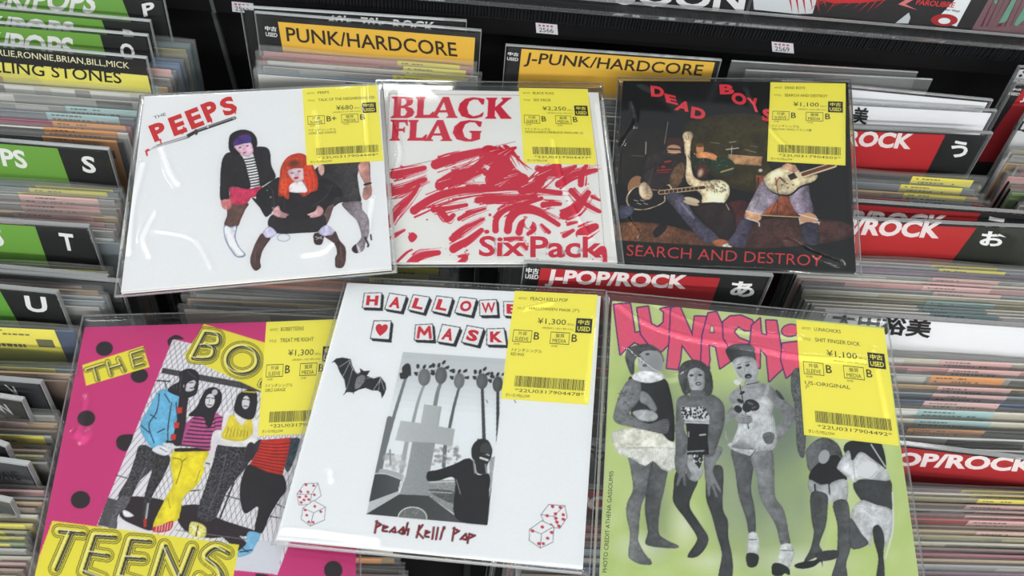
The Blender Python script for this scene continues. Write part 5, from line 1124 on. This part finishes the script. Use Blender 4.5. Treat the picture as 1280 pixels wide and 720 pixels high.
def figs():
    V1 = lambda: a.view(750, 420, 4.923); V2 = lambda: a.view(750, 560, 4.5); V3 = lambda: a.view(930, 560, 4.5)
    # figure 1: dark bodice, tutu, folded arm
    V2().poly([(168, 40), (300, 60), (265, 240), (232, 330), (218, 480), (215, 520), (250, 590), (290, 640), (280, 658), (220, 652), (165, 620), (160, 580), (168, 480), (148, 380), (152, 310), (185, 230), (172, 120)], g(128), shade=g(96), grain=9)
    a.poly([(300, 60), (385, 60), (365, 220), (340, 330), (330, 470), (372, 515), (440, 548), (430, 564), (360, 562), (258, 542), (268, 470), (252, 350), (262, 230)], g(78), shade=g(108), grain=8)
    for i in range(5): a.line([(225 + i * 14, 640 - i * 4), (232 + i * 14, 654 - i * 4)], 3, g(70))
    V1().poly([(175, 262), (250, 265), (390, 260), (430, 330), (455, 470), (460, 600), (440, 668), (340, 640), (210, 560), (190, 470)], g(58), shade=g(34), grain=6)
    a.poly([(250, 340), (300, 360), (350, 440), (330, 470), (290, 430), (245, 400)], g(140)).poly([(200, 470), (280, 452), (350, 480), (340, 520), (250, 520)], g(168), grain=14)
    a.poly([(120, 575), (330, 570), (420, 640), (465, 660), (462, 720), (330, 740), (150, 740), (95, 690), (70, 610)], (226, 226, 214), grain=12)
    V2().poly([(100, 0), (420, 0), (430, 70), (410, 130), (350, 120), (300, 75), (250, 100), (180, 60), (120, 40)], (220, 222, 214), grain=14)
    for i in range(22): a.line([(180 + i * 11, 20), (170 + i * 12, 70 + (i % 3) * 18)], 2, g(176), a=.7)
    V1().poly([(190, 265), (150, 300), (112, 380), (85, 470), (82, 510), (110, 540), (190, 560), (280, 580), (400, 602), (425, 560), (420, 515), (380, 515), (300, 540), (210, 500), (180, 470), (235, 400), (250, 340), (248, 280)], g(138), shade=g(112), grain=12)
    for i in range(5): a.line([(375, 525 + i * 17), (418, 520 + i * 17)], 3, g(66))
    for i in range(26): a.ell(110 + rs.random() * 100, 330 + rs.random() * 200, 4 + rs.random() * 7, 3 + rs.random() * 5, g(82), rs.random() * 90, .5, .6)
    a.poly([(155, 130), (170, 80), (230, 55), (300, 50), (360, 80), (390, 130), (385, 160), (300, 90), (220, 140), (210, 230), (190, 235), (170, 190)], g(88), grain=16).ell(310, 160, 78, 80, g(168), 0).ell(340, 170, 60, 70, g(140), 0, .6, .6).poly([(200, 240), (260, 215), (380, 230), (390, 265), (300, 290), (210, 270)], g(214))
    a.ell(240, 125, 13, 7, g(70)).ell(292, 112, 13, 7, g(70)).line([(262, 130), (262, 155)], 5, g(110)).ell(275, 182, 14, 8, g(84)).poly([(200, 110), (215, 80), (300, 62), (350, 90), (300, 88), (240, 100)], g(80))
    # figure 2: leopard bikini top, shiny bodice, hands on knees
    V2().poly([(430, 130), (500, 150), (550, 185), (520, 260), (505, 330), (560, 420), (605, 490), (608, 530), (585, 575), (545, 612), (495, 616), (500, 590), (540, 530), (540, 490), (480, 400), (415, 310), (412, 240)], g(52), shade=g(66), grain=6)
    a.poly([(600, 120), (690, 110), (690, 330), (720, 410), (722, 500), (745, 620), (740, 730), (668, 730), (685, 600), (660, 500), (628, 380), (598, 290), (595, 200)], g(60), shade=g(74), grain=6)
    a.poly([(475, 60), (510, 20), (580, 120), (548, 186), (495, 165)], g(172)).poly([(510, 0), (602, 0), (580, 60), (560, 118), (530, 80)], g(40), False)
    for i in range(26): a.ell(525 + rs.random() * 60, 10 + rs.random() * 80, 5, 3.5, g(226), rs.random() * 90)
    a.poly([(430, 0), (500, 0), (490, 90), (515, 150), (500, 168), (482, 130), (484, 208), (470, 206), (462, 165), (440, 212), (428, 205), (440, 150), (422, 110)], g(104), shade=g(130), grain=8)
    a.poly([(590, 0), (690, 0), (640, 110), (640, 150), (682, 238), (672, 246), (640, 200), (662, 268), (650, 272), (625, 215), (618, 266), (606, 266), (598, 200), (590, 160)], g(112), shade=g(136), grain=8)
    V1().poly([(490, 375), (540, 360), (560, 372), (640, 372), (690, 360), (748, 400), (768, 460), (760, 560), (720, 680), (700, 730), (640, 730), (660, 560), (520, 540), (540, 640), (520, 730), (470, 730), (465, 600), (470, 420)], g(118), shade=g(96), grain=10)
    a.poly([(498, 432), (560, 440), (640, 432), (676, 500), (670, 530), (520, 520), (498, 480)], g(206), False)
    for i in range(60): a.ell(505 + rs.random() * 160, 440 + rs.random() * 70, 7, 5, g(34), rs.random() * 90)
    a.poly([(528, 535), (668, 540), (662, 640), (672, 730), (535, 730), (540, 640)], g(28), False).line([(525, 530), (668, 536)], 12, g(196)).line([(615, 610), (648, 606)], 10, g(190)).line([(545, 590), (545, 620)], 6, g(190)).line([(540, 712), (640, 706)], 8, g(170))
    a.poly([(480, 240), (500, 175), (550, 148), (610, 150), (665, 190), (692, 260), (690, 350), (640, 368), (560, 350), (520, 362), (495, 310)], g(82), shade=g(64), grain=20).poly([(540, 215), (590, 185), (632, 200), (645, 260), (640, 320), (600, 350), (560, 330), (545, 280)], g(176), shade=g(150))
    a.poly([(520, 200), (560, 165), (620, 165), (640, 215), (590, 195), (545, 225), (530, 330), (515, 340)], g(70), grain=14).ell(562, 243, 13, 7, g(52)).ell(616, 240, 13, 7, g(52)).line([(592, 245), (590, 272)], 5, g(120)).ell(606, 294, 18, 11, g(60)).ell(606, 294, 11, 4, g(190)).poly([(565, 335), (640, 340), (640, 375), (560, 372)], g(104))
    # figure 3: beehive hair, rose, white slip
    V2().poly([(740, 0), (850, 40), (862, 110), (850, 230), (870, 340), (875, 480), (838, 480), (822, 400), (780, 270), (760, 130)], g(104), shade=g(82), grain=8).poly([(850, 40), (960, 0), (980, 130), (985, 270), (1035, 350), (1062, 480), (1068, 540), (1018, 545), (985, 430), (905, 290), (880, 160)], g(140), shade=g(98), grain=8)
    a.poly([(838, 482), (880, 480), (896, 540), (886, 600), (850, 605), (826, 590)], g(188)).poly([(826, 594), (888, 600), (888, 650), (862, 672), (828, 660)], g(40)).poly([(1018, 545), (1070, 540), (1092, 590), (1075, 650), (1060, 672), (1000, 650), (1010, 590)], g(204)).poly([(970, 655), (1010, 648), (1062, 676), (1066, 715), (1040, 705), (1020, 720), (970, 712)], g(38)).line([(838, 515), (882, 515)], 6, g(110)).line([(1018, 575), (1086, 578)], 6, g(120)).line([(838, 486), (880, 484)], 6, g(226)).line([(1020, 550), (1072, 546)], 6, g(226))
    a.poly([(735, -30), (970, -30), (968, 10), (880, 20), (850, 45), (740, 8)], g(178)).poly([(790, -10), (870, -20), (850, 42), (820, 20)], g(220), False).line([(850, 45), (875, 12)], 5, g(60))
    V1().poly([(810, 430), (790, 380), (830, 330), (900, 300), (980, 290), (1050, 310), (1120, 380), (1200, 450), (1212, 500), (1130, 610), (1060, 660), (1010, 650), (1000, 620), (1040, 600), (1130, 500), (1060, 420), (1040, 480), (1080, 560), (1060, 690), (950, 700), (830, 690), (810, 670), (850, 570), (820, 500), (770, 560), (790, 640), (770, 620), (780, 480)], g(168), shade=g(132), grain=8)
    a.poly([(805, 425), (850, 410), (990, 380), (1010, 350), (1030, 300), (1045, 320), (1030, 370), (1070, 420), (1060, 470), (1082, 560), (1078, 680), (960, 700), (880, 640), (810, 670), (850, 560), (860, 470)], g(206), shade=g(184), grain=10)
    for i in range(12): a.line([(990 + i * 7, 490), (1000 + i * 7, 620)], 2, g(236), a=.6)
    a.poly([(1082, 330), (1110, 350), (1135, 392), (1110, 385), (1090, 360)], g(64))
    a.line([(858, 290), (880, 400), (915, 570)], 6, g(40), True)
    for x, y, rx, ry, ro in ((935, 425, 48, 34, 20), (905, 440, 30, 30, 0), (850, 450, 26, 22, 40), (862, 400, 22, 12, 30), (875, 350, 18, 9, -30)): a.ell(x, y, rx, ry, g(44), ro)
    a.ell(925, 415, 22, 8, g(96), 20).ell(948, 440, 18, 7, g(90), -20).ell(845, 285, 22, 16, g(224), 20).ell(865, 270, 14, 12, g(206))
    a.poly([(830, 490), (880, 475), (935, 500), (928, 535), (880, 540), (840, 530)], g(156))
    for i in range(4): a.line([(870 + i * 3, 488 + i * 14), (928, 498 + i * 12)], 3, g(80))
    a.poly([(1000, 610), (1040, 590), (1075, 610), (1060, 660), (1020, 660)], g(120))
    for i in range(4): a.line([(1005 + i * 5, 625 + i * 10), (1060, 615 + i * 12)], 3, g(60))
    a.poly([(778, 110), (776, 80), (820, 52), (900, 48), (948, 70), (955, 110), (960, 150), (940, 140), (850, 140), (810, 160)], g(56), shade=g(80), grain=8).poly([(815, 165), (840, 135), (900, 125), (950, 140), (972, 190), (970, 250), (935, 290), (890, 270), (850, 240)], g(182), shade=g(160))
    a.ell(858, 195, 15, 8, g(60), -15).ell(908, 180, 15, 8, g(60), -15).line([(845, 178), (868, 172)], 4, g(60)).line([(895, 165), (920, 160)], 4, g(60)).line([(888, 195), (892, 218)], 5, g(130)).ell(912, 248, 22, 16, g(48), -5).ell(914, 252, 12, 6, g(120), -5).poly([(895, 275), (975, 275), (985, 310), (900, 320)], g(150)).line([(900, 300), (975, 285)], 5, g(60)).line([(815, 165), (850, 260)], 8, g(200))
    # figure 4 (mostly behind the label): dark skirt, stockings and heels
    V1().poly([(1180, 230), (1220, 200), (1262, 330), (1262, 720), (1215, 700), (1200, 450), (1175, 330)], g(96), grain=30)
    V3().poly([(355, 0), (440, -60), (530, -20), (560, 90), (500, 110), (400, 140), (362, 120), (350, 60)], g(110), shade=g(80), grain=16).poly([(400, 100), (525, 40), (580, 175), (520, 205), (430, 205), (365, 175)], g(30)).ell(450, 50, 30, 40, g(170), 20)
    a.poly([(365, 178), (430, 205), (478, 205), (470, 262), (375, 252)], g(164)).poly([(482, 205), (578, 180), (580, 300), (545, 318), (505, 312)], g(176)).line([(398, 205), (402, 250)], 9, g(28)).line([(478, 205), (486, 300)], 8, g(40)).ell(478, 285, 20, 26, g(206), 0, .4)
    a.poly([(378, 252), (466, 262), (470, 350), (460, 440), (425, 540), (440, 590), (350, 640), (340, 630), (372, 570), (392, 480), (380, 400)], g(66), shade=g(84), grain=6).poly([(288, 655), (340, 638), (400, 630), (440, 600), (440, 672), (432, 640), (390, 668), (330, 680), (290, 672)], g(34))
    a.poly([(500, 312), (580, 298), (600, 440), (600, 560), (575, 650), (578, 730), (495, 730), (520, 620), (525, 440)], g(72), shade=g(92), grain=6).poly([(405, 590), (525, 575), (520, 620), (430, 635)], g(58))
    # figure 5: white underwear, cropped by the label
    a.poly([(560, 10), (600, -40), (760, -40), (800, 110), (760, 90), (655, 25), (610, 70)], g(36)).line([(715, -20), (795, 105)], 7, g(206))
    a.poly([(620, 190), (810, 170), (832, 270), (828, 350), (720, 310), (655, 290)], g(56), shade=g(70), grain=5)
    a.poly([(582, 15), (600, 40), (610, 72), (655, 22), (720, 60), (805, 130), (815, 182), (720, 178), (650, 175), (618, 192), (540, 130), (525, 100)], g(214), shade=g(196), grain=6).ell(695, 125, 62, 48, g(222), -20).line([(612, 75), (625, 180)], 5, g(170)).line([(640, 160), (700, 172), (750, 130)], 3, g(160), True)
    a.poly([(655, 296), (740, 318), (832, 352), (836, 460), (790, 560), (770, 480), (735, 440), (715, 540), (690, 540), (600, 390)], g(206), shade=g(190), grain=8)
    for i in range(5): a.line([(650 + i * 12, 330 + i * 8), (800, 360 + i * 14)], 2, g(170))
    a.poly([(598, 395), (660, 480), (700, 540), (600, 562)], g(84)).poly([(725, 450), (760, 435), (790, 500), (785, 600), (790, 730), (745, 730), (755, 620), (730, 520)], g(46), shade=g(62))
    a.line([(835, 250), (838, 450), (795, 620)], 10, g(222), True, .8)
a.photo = 0.20
figs()
def o6(fc, mb):
    fc.view(750, 560, 4.5)
    fc.text(mb, 'PHOTO CREDIT·ATHENA GASSOUMIS', (38, 700), (76, 130), (14, 700), (42, 48, 40), 0.00006, 0.012)

# ------------------------------------------------------------------ the sleeves in their places
WHT_E, BLK_E = (226, 226, 224), (36, 36, 38)
build_sleeve(A2, 0.9525, (0, -1.5), 'white sleeve with heavy red capital lettering above red brush splashes', o2, WHT_E,
    [(648.5, 110), (734.7, 111.5), (745.6, 206), (654.8, 204)], dict(artist='BLACK FLAG', title='SIX PACK', price='¥2,250', net='(税抜¥2,046+税10%)', sleeve='B', media='B', d1='7インチシングル', d2='REISSUE/HARDCORE/BLACK VINYL/1981 US', code='*22U0317904477*'),
    [([(492, 118), (487, 150), (500, 190), (484, 235)], .0012, .0016), ([(690, 175), (706, 240), (738, 300)], .0009, .0018), ([(746, 130), (768, 300)], .0008, .002)], 2, (0.004, 0.013, 0.005, 0.003))
build_sleeve(A1, 0.9585, (1.0, -0.5), 'white sleeve with three posing women and dripping red letters above a knife', o1, WHT_E,
    [(378, 110.7), (471, 106.4), (479.3, 201), (383.5, 206.7)], dict(artist='PEEPS', title='TALK OF THE NEIGHBORHOOD', price='¥680', net='(税抜¥619+税10%)', sleeve='B+', media='B', d1='7インチシングル', d2="US/FEMALE GARAGE", code='*22U0317904484*'),
    [([(178, 205), (164, 262), (160, 318)], .0014, .0018), ([(192, 268), (178, 300), (186, 322)], .0011, .0014), ([(200, 185), (210, 215), (222, 232)], .0012, .0015), ([(196, 290), (240, 300), (262, 335)], .0007, .0018), ([(380, 320), (404, 316), (416, 305)], .0013, .0018), ([(465, 250), (460, 285)], .001, .0018), ([(455, 110), (460, 195)], .0009, .0016), ([(392, 140), (400, 200)], .0009, .0016)], 3, (0.004, 0.003, 0.0035, 0.003))
build_sleeve(A3, 0.9600, (3, -4), 'black sleeve with three rock players on a stage and thin red capitals', o3, BLK_E,
    [(963, 103), (1057, 104.5), (1056.7, 207), (958.7, 201.7)], dict(artist='DEAD BOYS', title='SEARCH AND DESTROY', price='¥1,100', net='(税抜¥1,000+税10%)', sleeve='B', media='B', d1='7インチシングル', d2='YELLOW VINYL/フランス盤', code='*22U0317904502*'),
    [([(790, 128), (794, 155), (776, 185), (772, 230)], .0014, .0014), ([(782, 272), (798, 295), (800, 312)], .0012, .0015), ([(984, 304), (1010, 318), (1046, 332)], .0016, .003), ([(932, 108), (946, 140), (968, 170), (990, 190)], .0010, .0014), ([(1058, 120), (1062, 230), (1068, 320)], .0011, .0018), ([(800, 106), (812, 112)], .001, .002)], 4, (0.004, 0.005, 0.004, 0.003))
build_sleeve(A4, 0.930, (0, 0.5), 'hot pink sleeve with black dots and yellow strips of tube lettering', o4 if 'o4' in globals() else None, (196, 60, 124),
    [(333, 402.6), (428, 399), (416, 541), (322.6, 545)], dict(artist='BOBBYTEENS', title='TREAT ME RIGHT', price='¥1,300', net='(税抜¥1,182+税10%)', sleeve='B', media='B', d1='7インチシングル', d2='GIRLS GARAGE', code='*22U0317904460*'),
    [([(96, 545), (104, 552), (110, 545)], .0012, .003), ([(108, 500), (100, 540)], .0008, .002)], 5, (0.0035, 0.010, 0.003, 0.004))
build_sleeve(A5, 0.950, (0, -3.5), 'white sleeve with red block letters over a picture of palms and a stone cross', o5, WHT_E,
    [(643.7, 363.7), (747, 368.7), (735.5, 506), (626, 498.3)], dict(artist='PEACH KELLI POP', title='HALLOWEEN MASK (7")', price='¥1,300', net='(税抜¥1,182+税10%)', sleeve='B', media='B', d1='7インチシングル', d2='RED-WAX', code='*22U0317904478*'),
    [([(352, 664), (400, 668), (470, 678)], .0012, .0022), ([(742, 400), (733, 500)], .0008, .002), ([(412, 590), (414, 602)], .0009, .002), ([(655, 388), (690, 380)], .0008, .002)], 6, (0.002, 0.006, 0.004, 0.003))
build_sleeve(A6, 0.962, (2, -2.5), 'pale green sleeve with pink bubble letters above a row of grey costumed figures', o6, (200, 204, 180),
    [(995, 400), (1105, 411), (1123.7, 557.5), (1005, 543.7)], dict(artist='LUNACHICKS', title='SHIT FINGER DICK', price='¥1,100', net='(税抜¥1,000+税10%)', sleeve='B', media='B', d1='US-ORIGINAL', d2='7"', code='*22U0317904492*'),
    [([(770, 380), (800, 402), (860, 424), (940, 436), (1000, 448), (1080, 452)], .0013, .002), ([(800, 372), (880, 408), (1000, 424)], .0008, .0016), ([(1092, 440), (1108, 520)], .0009, .002), ([(780, 440), (830, 475), (860, 468)], .0009, .003)], 7, (0.004, 0.008, 0.004, 0.003))
